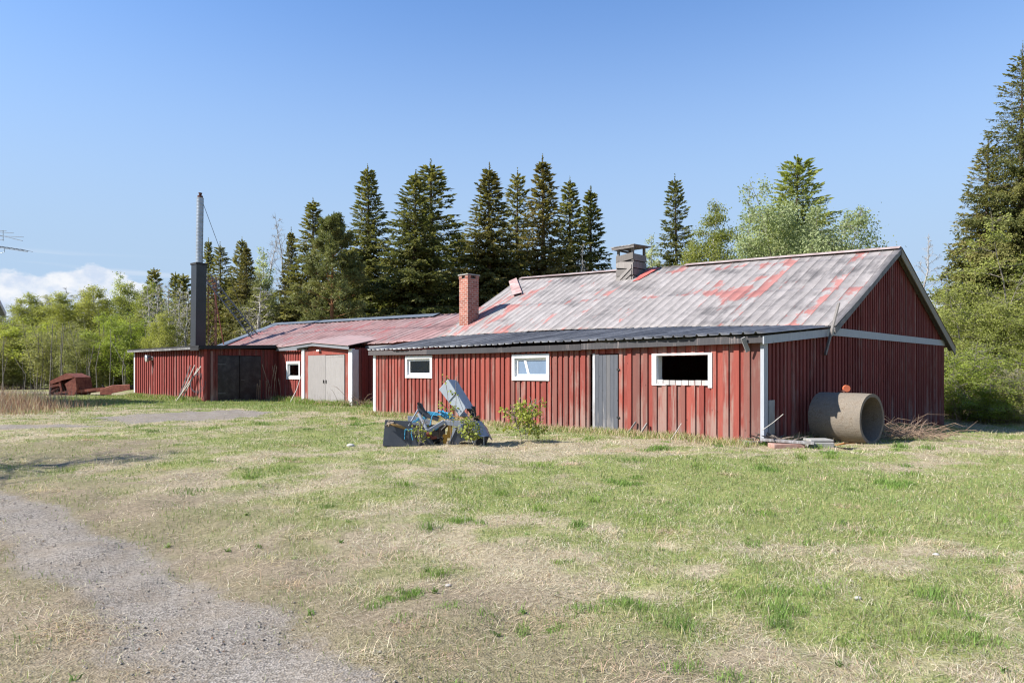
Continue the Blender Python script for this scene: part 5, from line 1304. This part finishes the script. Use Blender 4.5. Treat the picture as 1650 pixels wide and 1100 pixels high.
def deciduous(seed, H, Rr, base=.2, n1=26, n2=6, leaves=9000, lsz=.11, mat=None, bark=None, stems=1, up=(.5, 1.0), droop=.15, peak=.3, pw=1.35, jitter=.22, taper=1.0, twigs=2, tw=.9, rad=.010):
    r = np.random.default_rng(seed); W = Wood(); sites = []; tb = []; wt = []
    for sI in range(stems):
        if stems == 1: bx, by, lx, ly, Hs = 0, 0, r.normal(0, .02) * H, r.normal(0, .02) * H, H
        else:
            a = 2 * np.pi * sI / stems + r.normal(0, .4); sp = Rr * r.uniform(.25, .75)
            bx, by = np.cos(a) * Rr * .12, np.sin(a) * Rr * .12; lx, ly = np.cos(a) * sp, np.sin(a) * sp; Hs = H * r.uniform(.72, 1.0) if sI else H
        s = np.linspace(0, 1, 10); wob = r.normal(0, .012, (10, 2)).cumsum(0) * Hs * .6; wob -= wob[0]
        tr = np.stack([bx + lx * s ** 1.3 + wob[:, 0], by + ly * s ** 1.3 + wob[:, 1], Hs * s], 1); W.add(tr, rad * Hs * (1 if stems == 1 else .62), .008)
        for k in range(n1):
            f = base + (.97 - base) * ((k + r.random()) / n1); g = (f - base) / (1 - base)
            prof = (min(1, .6 + g / peak * .4) if g < peak else max(.05, 1 - ((g - peak) / (1 - peak)) ** pw * .95)) ** taper
            L = Rr * prof * r.uniform(.65, 1.1) * (1 if stems == 1 else .62)
            o = np.array([np.interp(f, s, tr[:, j]) for j in range(3)]); az = k * 2.4 + r.normal(0, .5); el = r.uniform(*up)
            d = np.array([np.cos(az) * np.cos(el), np.sin(az) * np.cos(el), np.sin(el)])
            q = np.linspace(0, 1, 6); br = o + d * (L * 1.12 * q)[:, None] + np.array([0, 0, -1.]) * (droop * L * q ** 2)[:, None] + r.normal(0, .02 * L, (6, 3)) * q[:, None]
            W.add(br, rad * .42 * Hs * (1 - f * .75) * .6 + .006, .005); cl = r.random()
            for m in range(n2):
                u = r.uniform(.15, 1.0); o2 = np.array([np.interp(u, q, br[:, j]) for j in range(3)])
                d2 = unit(d + r.normal(0, .55, 3)); L2 = L * .5 * (1.1 - .6 * u) * r.uniform(.6, 1.2) + .15
                e = np.linspace(0, 1, 4); b2 = o2 + d2 * (L2 * e)[:, None] + np.array([0, 0, -1.]) * (droop * 1.2 * L2 * e ** 2)[:, None]
                W.add(b2, .011 * tw, .004); sites.append(np.concatenate([b2[1:], [b2[-1]]])); tb.append(np.full(4, cl * .45 + r.random() * .25)); wt.append(np.full(4, prof ** 1.4 + .02))
                for t_ in range(twigs):
                    o3 = b2[r.integers(1, 4)]; d3 = unit(d2 + r.normal(0, .7, 3) + np.array([0, 0, -droop])); L3 = L2 * r.uniform(.3, .7)
                    W.add(np.stack([o3, o3 + d3 * L3 * .5, o3 + d3 * L3 + np.array([0, 0, -droop * .4 * L3])]), .006 * tw, .003)
                    sites.append(np.stack([o3 + d3 * L3 * .6, o3 + d3 * L3])); tb.append(np.full(2, cl * .45 + r.random() * .3)); wt.append(np.full(2, prof ** 1.4 + .02))
    trunk = W.mesh('trunk', bark or BARKG, 3)
    if not leaves: return trunk, None, H
    S = np.concatenate(sites); tb = np.concatenate(tb); wt = np.concatenate(wt); i = r.choice(len(S), leaves, p=wt / wt.sum())
    pos = S[i] + r.normal(0, jitter, (leaves, 3)) * np.clip(wt[i] * 1.1, .5, 1)[:, None]; pos[:, 2] = np.maximum(pos[:, 2], .15)
    l = lsz * r.uniform(.6, 1.3, leaves)
    return trunk, leaf_mesh('crown', pos, r.normal(size=(leaves, 3)) + np.array([0, 0, -.2]), l, l * .8, tb[i] + r.uniform(0, .4, leaves), mat or BIRCHL, r), H

def pine(seed, H, Rr, base=.35, mat=None, n1=46, tl=.22, dens=1.):
    r = np.random.default_rng(seed); W = Wood(); pos, dr_, tn = [], [], []
    s = np.linspace(0, 1, 10); wob = r.normal(0, .006, (10, 2)).cumsum(0) * H; wob -= wob[0]
    tr = np.stack([wob[:, 0], wob[:, 1], H * .97 * s], 1); W.add(tr, .013 * H, .02)
    for k in range(n1):
        f = base + (.98 - base) * (k + r.random()) / n1; g = (f - base) / (1 - base)
        L = Rr * (.55 + .45 * min(1, g * 3)) * max(.12, 1 - g ** 2.2 * .92) * r.uniform(.6, 1.15)
        az = k * 2.4 + r.normal(0, .4); el = -.15 + .9 * g + r.normal(0, .12)
        o = np.array([np.interp(f, s, tr[:, j]) for j in range(3)]); q = np.linspace(0, 1, 5)
        d = np.array([np.cos(az) * np.cos(el), np.sin(az) * np.cos(el), np.sin(el)])
        br = o + d * (L * q)[:, None] + np.array([0, 0, .22 * L]) * (q ** 2)[:, None]; W.add(br, .0035 * H * (1 - f * .7), .008)
        ct = r.random() * .5
        for m in range(int(9 * dens)):
            u = r.uniform(.3, 1.0); c = np.array([np.interp(u, q, br[:, j]) for j in range(3)]); d2 = unit(d + r.normal(0, .7, 3) + np.array([0, 0, .35])); L2 = L * .32 * r.uniform(.5, 1.2) + .1
            W.add(np.stack([c, c + d2 * L2]), .012, .006)
            for t_ in range(3):
                cc = c + d2 * L2 * (.45 + .3 * t_); n = 26
                pos.append(cc + r.normal(0, .09, (n, 3))); dr_.append(r.normal(0, .75, (n, 3)) + d2 * .9 + np.array([0, 0, .25])); tn.append(ct + r.uniform(0, .5, n))
    pos, dr_, tn = map(np.concatenate, (pos, dr_, tn)); l = tl * r.uniform(.7, 1.2, len(pos))
    return W.mesh('trunk', BARKP), leaf_mesh('crown', pos, dr_, l, l * .26, tn, mat or PINEN, r), H

PROTO = {}
TILT = {'spruce_tree', 'pine_tree', 'birch_tree'}
def proto(key, made): PROTO[key] = made
proto('spruce_a', spruce(1, 18, 3.3, expo=1.05))
proto('spruce_b', spruce(2, 18, 2.9, expo=1.05, fill=.9, step=.33))
proto('spruce_c', spruce(3, 18, 3.9, expo=1.02, fill=1.0, step=.30))
proto('spruce_d', spruce(9, 18, 3.0, expo=.92, fill=.75, step=.36, dens=.85))
proto('spruce_e', spruce(10, 18, 3.6, expo=1.15, fill=1.1, step=.28, mat=NEEDLEB))
proto('spruce_brown', spruce(4, 18, 3.0, mat=NEEDLEB, fill=.85, step=.33, expo=1.15))
proto('spruce_thin', spruce(5, 16, 2.3, fill=.85, step=.34, expo=1.1))
proto('spruce_far', spruce(6, 12, 1.7, fill=.6, step=.45, tuft=.36, thick=.17))
proto('spruce_big', spruce(7, 17, 4.4, step=.27, tuft=.17, thick=.08, fill=1.35, expo=1.05, mat=NEEDLE, dens=.95))
proto('spruce_big2', spruce(8, 13, 2.7, step=.27, tuft=.17, thick=.08, fill=1.4, expo=.9, mat=NEEDLE, dens=.9))
proto('pine_a', pine(11, 14, 2.7, .16, n1=64))
proto('pine_b', spruce(12, 20, 3.4, expo=.72, fill=1.0, step=.34, tuft=.30, thick=.15, base=.1, mat=leafmat('young_pine_needles', [(.17, .195, .04), (.25, .275, .06), (.32, .335, .085), (.38, .38, .12)], .4)))
proto('birch_a', deciduous(21, 12, 1.9, .06, 50, 8, 33000, .10, BIRCHL, BARKB, droop=.15, up=(.3, .95), jitter=.3, pw=1.7, peak=.4))
proto('birch_b', deciduous(22, 12, 2.2, .05, 50, 8, 31000, .10, OLIVEL, BARKB, droop=.15, up=(.3, .95), jitter=.3, pw=1.8, peak=.4))
proto('birch_c', deciduous(23, 12, 1.6, .15, 36, 6, 9500, .11, WILLOWL, BARKB, droop=.15, up=(.4, 1.0), jitter=.2, pw=1.0, peak=.25))
proto('alder', deciduous(24, 9, 2.6, .08, 14, 6, 24000, .11, BRIGHTL, BARKG, stems=5, up=(.1, .9), jitter=.28))
proto('willow_bush', deciduous(25, 7, 2.8, .06, 14, 6, 22000, .095, OLIVEL, BARKG, stems=6, up=(.1, .9), jitter=.26))
proto('bare_birch', deciduous(26, 13, 1.5, .25, 34, 6, 0, bark=BARKB, droop=.1, up=(.7, 1.25), twigs=3, tw=1.1))
proto('bare_grey', deciduous(27, 11, 1.2, .15, 34, 6, 900, .1, OLIVEL, BARKB, droop=.1, up=(.6, 1.2), twigs=3, tw=2.0, rad=.012))
proto('willow_pale', deciduous(28, 12, 4.2, .15, 18, 8, 80000, .12, WILLOWL, BARKG, stems=8, up=(.1, .9), jitter=.34, pw=2.2, peak=.5))
proto('willow_tall', deciduous(29, 10, 3.6, .06, 22, 9, 60000, .075, leafmat('yellow_spring_leaves', [(.19, .215, .05), (.265, .29, .07), (.33, .35, .10), (.39, .40, .16)], .48), BARKG, stems=6, up=(.2, 1.0), jitter=.16))
proto('bright_bush', deciduous(30, 4.6, 2.0, .03, 16, 6, 22000, .065, BRIGHTL, BARKG, stems=7, up=(.1, .9), jitter=.13, rad=.009))
proto('twig_bush', deciduous(31, 4.0, 1.9, .05, 14, 7, 9000, .06, OLIVEL, BARKG, stems=8, up=(.1, .9), jitter=.12, twigs=3, rad=.008))
USED = {}
def plant(key, label, cat, name, px, py, Y, wpx=None, group=None, rot=None, root=None):
    trunk, crown, H = PROTO[key]; g = float(gz((px - CX) / F * Y, Y)) if Y < 60 else 0.
    tip = P(px, py, Y); o = empty(name, (tip.x, Y, g - .02), random.uniform(0, 6.28) if rot is None else rot); tag(o, label, cat, group)
    sz = (tip.z - g) / H; sx = sz
    if wpx:
        key2 = key + '_w'
        if key2 not in USED:
            co = np.empty(len((crown or trunk).vertices) * 3, np.float32); (crown or trunk).vertices.foreach_get('co', co); co = co.reshape(-1, 3)
            USED[key2] = float(np.percentile(np.abs(co[:, 0]), 96))
        sx = wpx / F * Y / 2 / USED[key2]
    o.scale = (sx, sx, sz)
    if name in TILT: o.rotation_euler[0] = random.gauss(0, .012); o.rotation_euler[1] = random.gauss(0, .012)
    link('trunk', trunk, o)
    if crown is not None: link('crown', crown, o)
    return o
G1 = 'spruces behind the barn and the workshop'
for key, px, py, Y, w, lab in (
    ('spruce_b', 505, 318, 60, 92, 'dark spruce whose top stands clear of the olive pine behind the workshop'),
    ('spruce_e', 469, 366, 64, 66, 'smaller dark spruce tucked left of the olive pine behind the workshop'),
    ('spruce_a', 597, 263, 59, 118, 'tall ragged dark spruce right behind the olive pine'),
    ('spruce_c', 664, 273, 53, 150, 'broad green spruce standing in front of its taller twin behind the workshop roof'),
    ('spruce_d', 698, 257, 60, 140, 'tall broad spruce with the thin spire left of the brick chimney'),
    ('spruce_e', 786, 261, 57, 148, 'broad sunlit spruce rising right above the brick chimney'),
    ('spruce_d', 832, 269, 63, 92, 'slim spruce between the broad one above the chimney and the browned one'),
    ('spruce_brown', 877, 249, 60, 122, 'tallest spruce behind the barn ridge, brownish with hanging cones'),
    ('spruce_b', 917, 284, 64, 92, 'slim dark spruce right of the brownish coned one'),
    ('spruce_thin', 951, 298, 66, 84, 'narrow dark spruce nearest the left side of the wooden roof ventilator'),
    ('spruce_d', 1094, 281, 64, 78, 'lone dark spruce standing above the ridge right of the wooden roof ventilator'),
    ('spruce_thin', 334, 383, 70, 46, 'thin spruce top just right of the black boxed chimney'),
    ('spruce_d', 357, 390, 66, 66, 'dark spruce behind the ladder, left of the two pointed ones'),
    ('spruce_b', 382, 380, 63, 66, 'left of two close pointed spruces behind the ladder foot'),
    ('spruce_e', 399, 390, 60, 72, 'right of two close pointed spruces behind the ladder foot'),
    ('spruce_far', 248, 432, 92, 40, 'small far spruce top above the green birch wood'),
    ('spruce_far', 284, 438, 95, 30, 'tiny far spruce top above the grey bare birches'),
    ('spruce_far', 300, 441, 90, 40, 'far spruce top close on the left of the black boxed chimney'),
    ('spruce_b', 738, 372, 68, 100, 'darker lower spruce filling the gap left of the brick chimney'),
    ('spruce_a', 553, 395, 68, 90, 'shaded lower spruce between the olive pine and the tall ragged spruce')):
    plant(key, lab, 'spruce', 'spruce_tree', px, py, Y, w * 1.17, G1)
# the two big spruces at the right
plant('spruce_big', 'very tall ragged spruce at the right edge above the willows', 'spruce', 'spruce_tree', 1640, 68, 33, 225, rot=.6)
plant('spruce_big2', 'shorter leaning-branched spruce left of the very tall one at the right edge', 'spruce', 'spruce_tree', 1583, 215, 34, 140, rot=2.)
plant('pine_a', 'olive green pine with an orange trunk behind the workshop roof', 'pine', 'pine_tree', 540, 342, 50, 112)
plant('pine_b', 'tall bushy yellow-green pine behind the ridge of the barn', 'pine', 'pine_tree', 1280, 248, 52, 160)
plant('birch_a', 'narrow yellow-green birch right of the lone spruce behind the ridge', 'birch', 'birch_tree', 1147, 322, 56, 84)
plant('birch_c', 'thin pale birch with sparse leaves between the yellow birch and the tall pine', 'birch', 'birch_tree', 1207, 310, 60, 74)
plant('birch_c', 'small pale birch just right of the wooden roof ventilator', 'birch', 'birch_tree', 1056, 376, 62, 56)
plant('birch_a', 'green birch standing in front of the tall bushy pine', 'birch', 'birch_tree', 1248, 345, 54, 80)
plant('birch_a', 'low yellowish birch crown right beside the lone spruce above the ridge', 'birch', 'birch_tree', 1120, 385, 58, 44)
plant('willow_pale', 'round pale silvery green willow behind the right end of the ridge', 'willow', 'willow_tree', 1302, 300, 46, 195)
plant('willow_pale', 'lower pale green willow left of the round silvery one behind the ridge', 'willow', 'willow_tree', 1262, 368, 48, 100)
plant('bare_birch', 'bare thin birch standing alone behind the gable roof edge', 'birch', 'bare_birch', 1477, 382, 55, 52)
for px, py, Y, w, lab in ((455, 347, 74, 44, 'taller of the leafless birches left of the dark spruces'), (431, 366, 76, 44, 'shorter of the leafless birches left of the dark spruces')):
    plant('bare_birch', lab, 'birch', 'bare_birch', px, py, Y, w)
plant('bare_birch', 'white trunked bare birch at the left of the wooden roof ventilator', 'birch', 'bare_birch', 940, 385, 58, 26)
plant('birch_c', 'light green birch in front of the leafless birches', 'birch', 'birch_tree', 428, 396, 66, 64)
plant('birch_b', 'low olive birch just above the ladder foot', 'birch', 'birch_tree', 418, 440, 60, 60)
plant('bare_grey', 'bare greyish young tree behind the workshop roof end', 'young tree', 'young_tree', 421, 462, 52, 62)
for px, py, Y, w, lab in ((244, 458, 66, 36, 'first grey bare birch from the green wood'), (258, 449, 64, 34, 'tallest grey bare birch beside the green wood'), (270, 452, 62, 34, 'middle grey bare birch of the pale stand left of the stack'),
                          (284, 456, 66, 34, 'grey bare birch second from the black chimney'), (297, 462, 62, 34, 'grey bare birch nearest the black chimney')):
    plant('bare_grey', lab, 'birch', 'bare_birch', px, py, Y, w, 'grey bare birches left of the black chimney')
G2 = 'young birches of the wood at the left'
for key, px, py, Y, w, lab in (
    ('birch_b', -14, 500, 74, 70, 'olive birch cut by the picture edge behind the house corner'),
    ('birch_b', 36, 482, 76, 62, 'pale olive birch just right of the house corner'),
    ('birch_a', 60, 470, 74, 64, 'green birch second to the right of the house corner'),
    ('birch_b', 86, 476, 76, 62, 'olive birch under the white cloud with bare twigs above it'),
    ('birch_a', 110, 468, 72, 68, 'yellow-green birch directly above the rusty hopper'),
    ('birch_b', 137, 464, 74, 62, 'olive birch just right of the one above the hopper'),
    ('birch_a', 162, 458, 72, 66, 'yellow-green birch left of the tall pointed birch'),
    ('birch_c', 193, 436, 78, 50, 'tallest thin pointed birch of the left wood'),
    ('birch_a', 213, 452, 72, 64, 'yellow birch between the tall pointed birch and the far spruce'),
    ('birch_a', 236, 450, 70, 56, 'yellow-green birch beside the grey bare birches'),
    ('birch_b', 10, 520, 64, 80, 'low olive birch in front, nearest the picture edge'),
    ('alder', 44, 512, 64, 92, 'bright green bushy alder above the dry weeds'),
    ('willow_bush', 95, 508, 62, 90, 'brownish olive bush behind the left side of the rusty hopper'),
    ('willow_bush', 133, 520, 60, 70, 'olive bush behind the right side of the rusty hopper'),
    ('alder', 172, 498, 62, 84, 'bright green alder above the rusty beam'),
    ('alder', 207, 505, 60, 70, 'bright green alder nearest the flat roofed shed'),
    ('bare_grey', 100, 462, 80, 40, 'bare twiggy crown against the white cloud'),
    ('birch_a', 262, 500, 58, 50, 'low green birch in front of the grey bare birches')):
    plant(key, lab, 'tree' if 'bush' not in key else 'bush', {'birch_b': 'birch_tree', 'birch_a': 'birch_tree', 'birch_c': 'birch_tree', 'alder': 'alder_tree', 'willow_bush': 'willow_bush', 'bare_grey': 'bare_birch'}[key], px, py, Y, w, G2)
# right-hand thicket
for key, px, py, Y, w, lab, nm in (
    ('willow_tall', 1648, 335, 30, 210, 'tall yellow-green willow in front of the very tall spruce', 'willow_tree'),
    ('willow_tall', 1572, 440, 29.5, 150, 'rounded yellow-green willow close behind the right roof corner', 'willow_tree'),
    ('willow_tall', 1520, 455, 34, 90, 'pale loose willow top seen between gable roof and spruce', 'willow_tree'),
    ('bright_bush', 1560, 545, 26.5, 110, 'bright green bush growing beside the right corner of the gable', 'bush'),
    ('bright_bush', 1625, 560, 27, 130, 'bright green bush at the foot of the tall willow by the picture edge', 'bush'),
    ('bright_bush', 1592, 600, 25.5, 110, 'low green bush in front, between the two taller bright green ones', 'bush'),
    ('twig_bush', 1655, 585, 25, 90, 'twiggy bush with few leaves at the right picture edge', 'bush'),
    ('twig_bush', 1527, 610, 27, 60, 'low twiggy bush tucked against the back corner of the barn', 'bush')):
    plant(key, lab, nm.split('_')[0], nm, px, py, Y, w)
# shade tree left of the camera, out of the picture
plant('bare_birch', 'nearly leafless birch left of the drive whose thin shade falls across it', 'birch', 'bare_birch', -760, -160, 9.2, 420)
# far wood: one mass
def mass(name, label, keys, spots, cat):
    vs, fs, tn, off = [], [], [], 0
    r = np.random.default_rng(5)
    mat = None
    for (key, x, y, h, wd) in spots:
        _, cr, H = PROTO[key]; mat = mat or cr.materials[0]
        n = len(cr.vertices); co = np.empty(n * 3, np.float32); cr.vertices.foreach_get('co', co); co = co.reshape(-1, 4, 3)
        t = np.empty(n // 4, np.float32); cr.attributes['tone'].data.foreach_get('value', t)
        k = r.random(n // 4) < .5; co = co[k]; t = t[k]
        a = r.uniform(0, 6.28); c, s = np.cos(a), np.sin(a); q = co.copy(); q[..., 0] = (co[..., 0] * c - co[..., 1] * s) * wd; q[..., 1] = (co[..., 0] * s + co[..., 1] * c) * wd; q[..., 2] = co[..., 2] * h / H
        ctr = q.mean(1, keepdims=True); q = ctr + (q - ctr) * 1.35
        q[..., 0] += x; q[..., 1] += y; vs.append(q.reshape(-1, 3)); tn.append(t * .8 + r.uniform(-.1, .1))
    V = np.concatenate(vs); me = np_mesh(name, V, np.arange(len(V)), np.full(len(V) // 4, 4), mat, face_tone=np.clip(np.concatenate(tn), 0, 1))
    return tag(link(name, me), label, cat, kind='stuff')
r = np.random.default_rng(9)
mass('far_wood', 'far leafy wood closing the gaps behind the birches', None, [(r.choice(['birch_b', 'birch_a']), x + r.normal(0, 1), 88 + r.uniform(-4, 8), r.uniform(9, 11.5), 1.15) for x in np.arange(-78, -30, 2.6)], 'wood')
mass('far_spruces', 'dark far spruce wood filling the gaps behind the tall spruces', None, [(r.choice(['spruce_far', 'spruce_thin']), x + r.normal(0, 1), 76 + r.uniform(-3, 8), r.uniform(9.5, 13.5), 1.25) for x in np.arange(-36, 8, 2.2)], 'wood')
mass('thicket_floor', 'leafy undergrowth at the foot of the left wood', None, [('willow_bush', x + r.normal(0, .6), 60 + r.uniform(0, 9), r.uniform(2.6, 5.2), .9) for x in np.arange(-58, -25, 1.1)], 'undergrowth')
# bare stems in the dim foot of the wood
W = Wood(); 
for k in range(330):
    x = r.uniform(-56, -24); y = r.uniform(57, 74); h = r.uniform(2.5, 6); W.add([(x, y, -.1), (x + r.normal(0, .15), y, h * .5), (x + r.normal(0, .35), y, h)], r.uniform(.03, .07), .02)
tag(link('wood_stems', W.mesh('wood_stems', BARKG, 4)), 'thin grey stems crowding the foot of the left wood', 'stems', kind='stuff')
W = Wood()
for k in range(420):
    x = r.uniform(16.5, 22.5); y = r.uniform(25.5, 30); g = float(gz(x, y)); h = r.uniform(.6, 2.2); a = r.uniform(0, 6.28); W.add([(x, y, g), (x + np.cos(a) * .2 * h, y + np.sin(a) * .2 * h, g + h * .6), (x + np.cos(a) * .5 * h, y + np.sin(a) * .4 * h, g + h)], .011, .004)
tag(link('dead_undergrowth', W.mesh('dead_undergrowth', BRUSH, 4)), 'tangle of dead brown stems under the bushes right of the barn', 'undergrowth', kind='stuff')

# young saplings in and beside the implement
def sapling(px, py_base, py_top, Y, label, seed, leaves, rad_px, stems=4, n1=6):
    b = P(px, py_base, Y); g = float(gz(b.x, Y)); H = (P(px, py_top, Y).z - g); tr_, cr_, _ = deciduous(seed, H, rad_px / F * Y, .15, n1, 2, leaves, .068, BRIGHTL2, BARKG, stems=stems, up=(.4, 1.1), jitter=.035, twigs=1, tw=.32, rad=.006)
    o = empty('sapling', (b.x, Y, g)); tag(o, label, 'sapling'); link('trunk', tr_, o); link('crown', cr_, o); return o
BRIGHTL2 = leafmat('sapling_leaves', [(.15, .19, .025), (.23, .27, .04), (.31, .34, .06), (.38, .38, .11)], .42)
sapling(845, 716, 643, 14.6, 'sparse yellow-green sapling standing right of the broken grey implement', 51, 800, 38, 6)
sapling(756, 716, 668, 13.7, 'leafy green sapling growing up through the right end of the implement', 52, 230, 13)
sapling(676, 712, 676, 13.75, 'small green sapling growing before the left half of the implement', 53, 80, 9)
sapling(728, 700, 606, 13.8, 'thin twiggy sapling whose leaves climb over the raised grey chute', 54, 50, 15, 2, 3)
# pale stones in the grass
for px, py, s, lab in ((1382, 967, .022, 'white stone in the straw near the right front of the yard'), (565, 727, .065, 'flat pale stone left of the broken implement'), (1508, 898, .022, 'small pale stone in the green grass towards the right'), (722, 942, .018, 'small grey stone in the straw in the middle of the yard')):
    x, y = GP(px, py); bm_ = MB(); rs = random.Random(int(px)); n = 9; m = 5
    vs = [(math.cos(2 * math.pi * k / n) * math.cos(a) * s * rs.uniform(.85, 1.15) * 1.3, math.sin(2 * math.pi * k / n) * math.cos(a) * s * rs.uniform(.85, 1.15), math.sin(a) * s * .6) for a in np.linspace(-1.2, 1.2, m) for k in range(n)]
    bm_.add(vs, [(i * n + k, i * n + (k + 1) % n, (i + 1) * n + (k + 1) % n, (i + 1) * n + k) for i in range(m - 1) for k in range(n)] + [tuple((m - 1) * n + k for k in range(n)), tuple(range(n))[::-1]], .2)
    o = bm_.build('stone', plain('pale_stone', (.42, .40, .37), .9, 0, .15, 20), smooth=True); o.location = (x, y, float(gz(x, y)) + s * .35); tag(o, lab, 'stone')

# ================================================================== light, sky, camera
AZ = math.atan2(-.27, -.96); EL = R(41)
to_sun = Vector((math.cos(AZ) * math.cos(EL), math.sin(AZ) * math.cos(EL), math.sin(EL)))
sd = bpy.data.lights.new('sun', 'SUN'); sd.energy = 3.9; sd.angle = R(.53); sd.color = (1, .955, .88)
so = bpy.data.objects.new('sun', sd); COL.objects.link(so); so.rotation_euler = to_sun.to_track_quat('Z', 'Y').to_euler()
wd = bpy.data.worlds.new('World'); SC.world = wd; wd.use_nodes = True; nt = wd.node_tree; nt.nodes.clear()
sky = nt.nodes.new('ShaderNodeTexSky'); sky.sky_type = 'NISHITA'; sky.sun_disc = False; sky.sun_elevation = EL; sky.sun_rotation = math.atan2(to_sun.x, to_sun.y)
sky.altitude = 60; sky.air_density = 1.0; sky.dust_density = .0; sky.ozone_density = 8
bg = nt.nodes.new('ShaderNodeBackground'); bg.inputs[1].default_value = .094
wo = nt.nodes.new('ShaderNodeOutputWorld'); nt.links.new(bg.outputs[0], wo.inputs[0])
tc = nt.nodes.new('ShaderNodeTexCoord'); gen = tc.outputs['Generated']
sx_ = nd(nt, 'ShaderNodeSeparateXYZ'); nt.links.new(gen, sx_.inputs[0])
azn = mth(nt, 'ARCTAN2', sx_.outputs[0], sx_.outputs[1]); eln = mth(nt, 'ARCSINE', sx_.outputs[2])
cb = nd(nt, 'ShaderNodeCombineXYZ'); nt.links.new(azn, cb.inputs[0]); nt.links.new(eln, cb.inputs[1])
cn = noise(nt, mapping(nt, cb.outputs[0], (13, 20, 1), (.6, .25, 0)), 1.0, 8, .58)
lowc = noise(nt, mapping(nt, cb.outputs[0], (8, 2, 1), (2.1, .3, 0)), 1.0, 3, .5)
hgt = mth(nt, 'ADD', .085, mth(nt, 'MULTIPLY', lowc, .09))          # how high the heaps reach
band = ramp(nt, mth(nt, 'SUBTRACT', eln, hgt), -.035, .025, .30, -.30)
amask = ramp(nt, azn, -.56, -.46, .25, -.10)
cl = ramp(nt, mth(nt, 'ADD', mth(nt, 'ADD', cn, band), amask), .66, .76, 0, .95)
cl = mth(nt, 'MULTIPLY', cl, ramp(nt, eln, .22, .16, 0, 1))
shade = ramp(nt, noise(nt, mapping(nt, cb.outputs[0], (26, 34, 1), (.6, .1, 0)), 1.0, 6, .6), .35, .65)
ccol = mixc(nt, shade, (2.7, 3.1, 3.8), (4.0, 4.05, 4.15))
str_ = noise(nt, mapping(nt, cb.outputs[0], (3.2, 85, 1), (0, 3, 0)), 1.0, 4, .5)
stm = mth(nt, 'MULTIPLY', ramp(nt, str_, .50, .66, 0, .45), mth(nt, 'MULTIPLY', ramp(nt, mth(nt, 'ABSOLUTE', mth(nt, 'SUBTRACT', eln, .133)), .004, .018, 1, 0), ramp(nt, azn, -.34, -.42, 0, 1)))
airy = mixc(nt, ramp(nt, eln, .56, .10, 0, .95), sky.outputs[0], (1.94, 2.58, 3.40))
skyc = mixc(nt, stm, airy, (3.2, 3.5, 3.95))
skyc = mixc(nt, cl, skyc, ccol)
nt.links.new(skyc, bg.inputs[0])
cam = bpy.data.cameras.new('camera'); co_ = bpy.data.objects.new('camera', cam); COL.objects.link(co_); SC.camera = co_
cam.lens = 24; cam.sensor_width = 36; cam.shift_y = 50 / 1650; cam.clip_start = .1; cam.clip_end = 6000
co_.location = (0, 0, EYE); co_.rotation_euler = (R(90), 0, 0)
SC.view_settings.view_transform = 'Standard'; SC.view_settings.look = 'None'; SC.view_settings.exposure = 1.36; SC.view_settings.gamma = 1
cy = SC.cycles
cy.max_bounces = 8; cy.diffuse_bounces = 5; cy.glossy_bounces = 3; cy.transmission_bounces = 4; cy.transparent_max_bounces = 6
cy.use_denoising = True; cy.filter_width = 1.2
print('blades', NBLADES, 'objects', len(bpy.data.objects), 'faces', sum(len(m.polygons) for m in bpy.data.meshes))
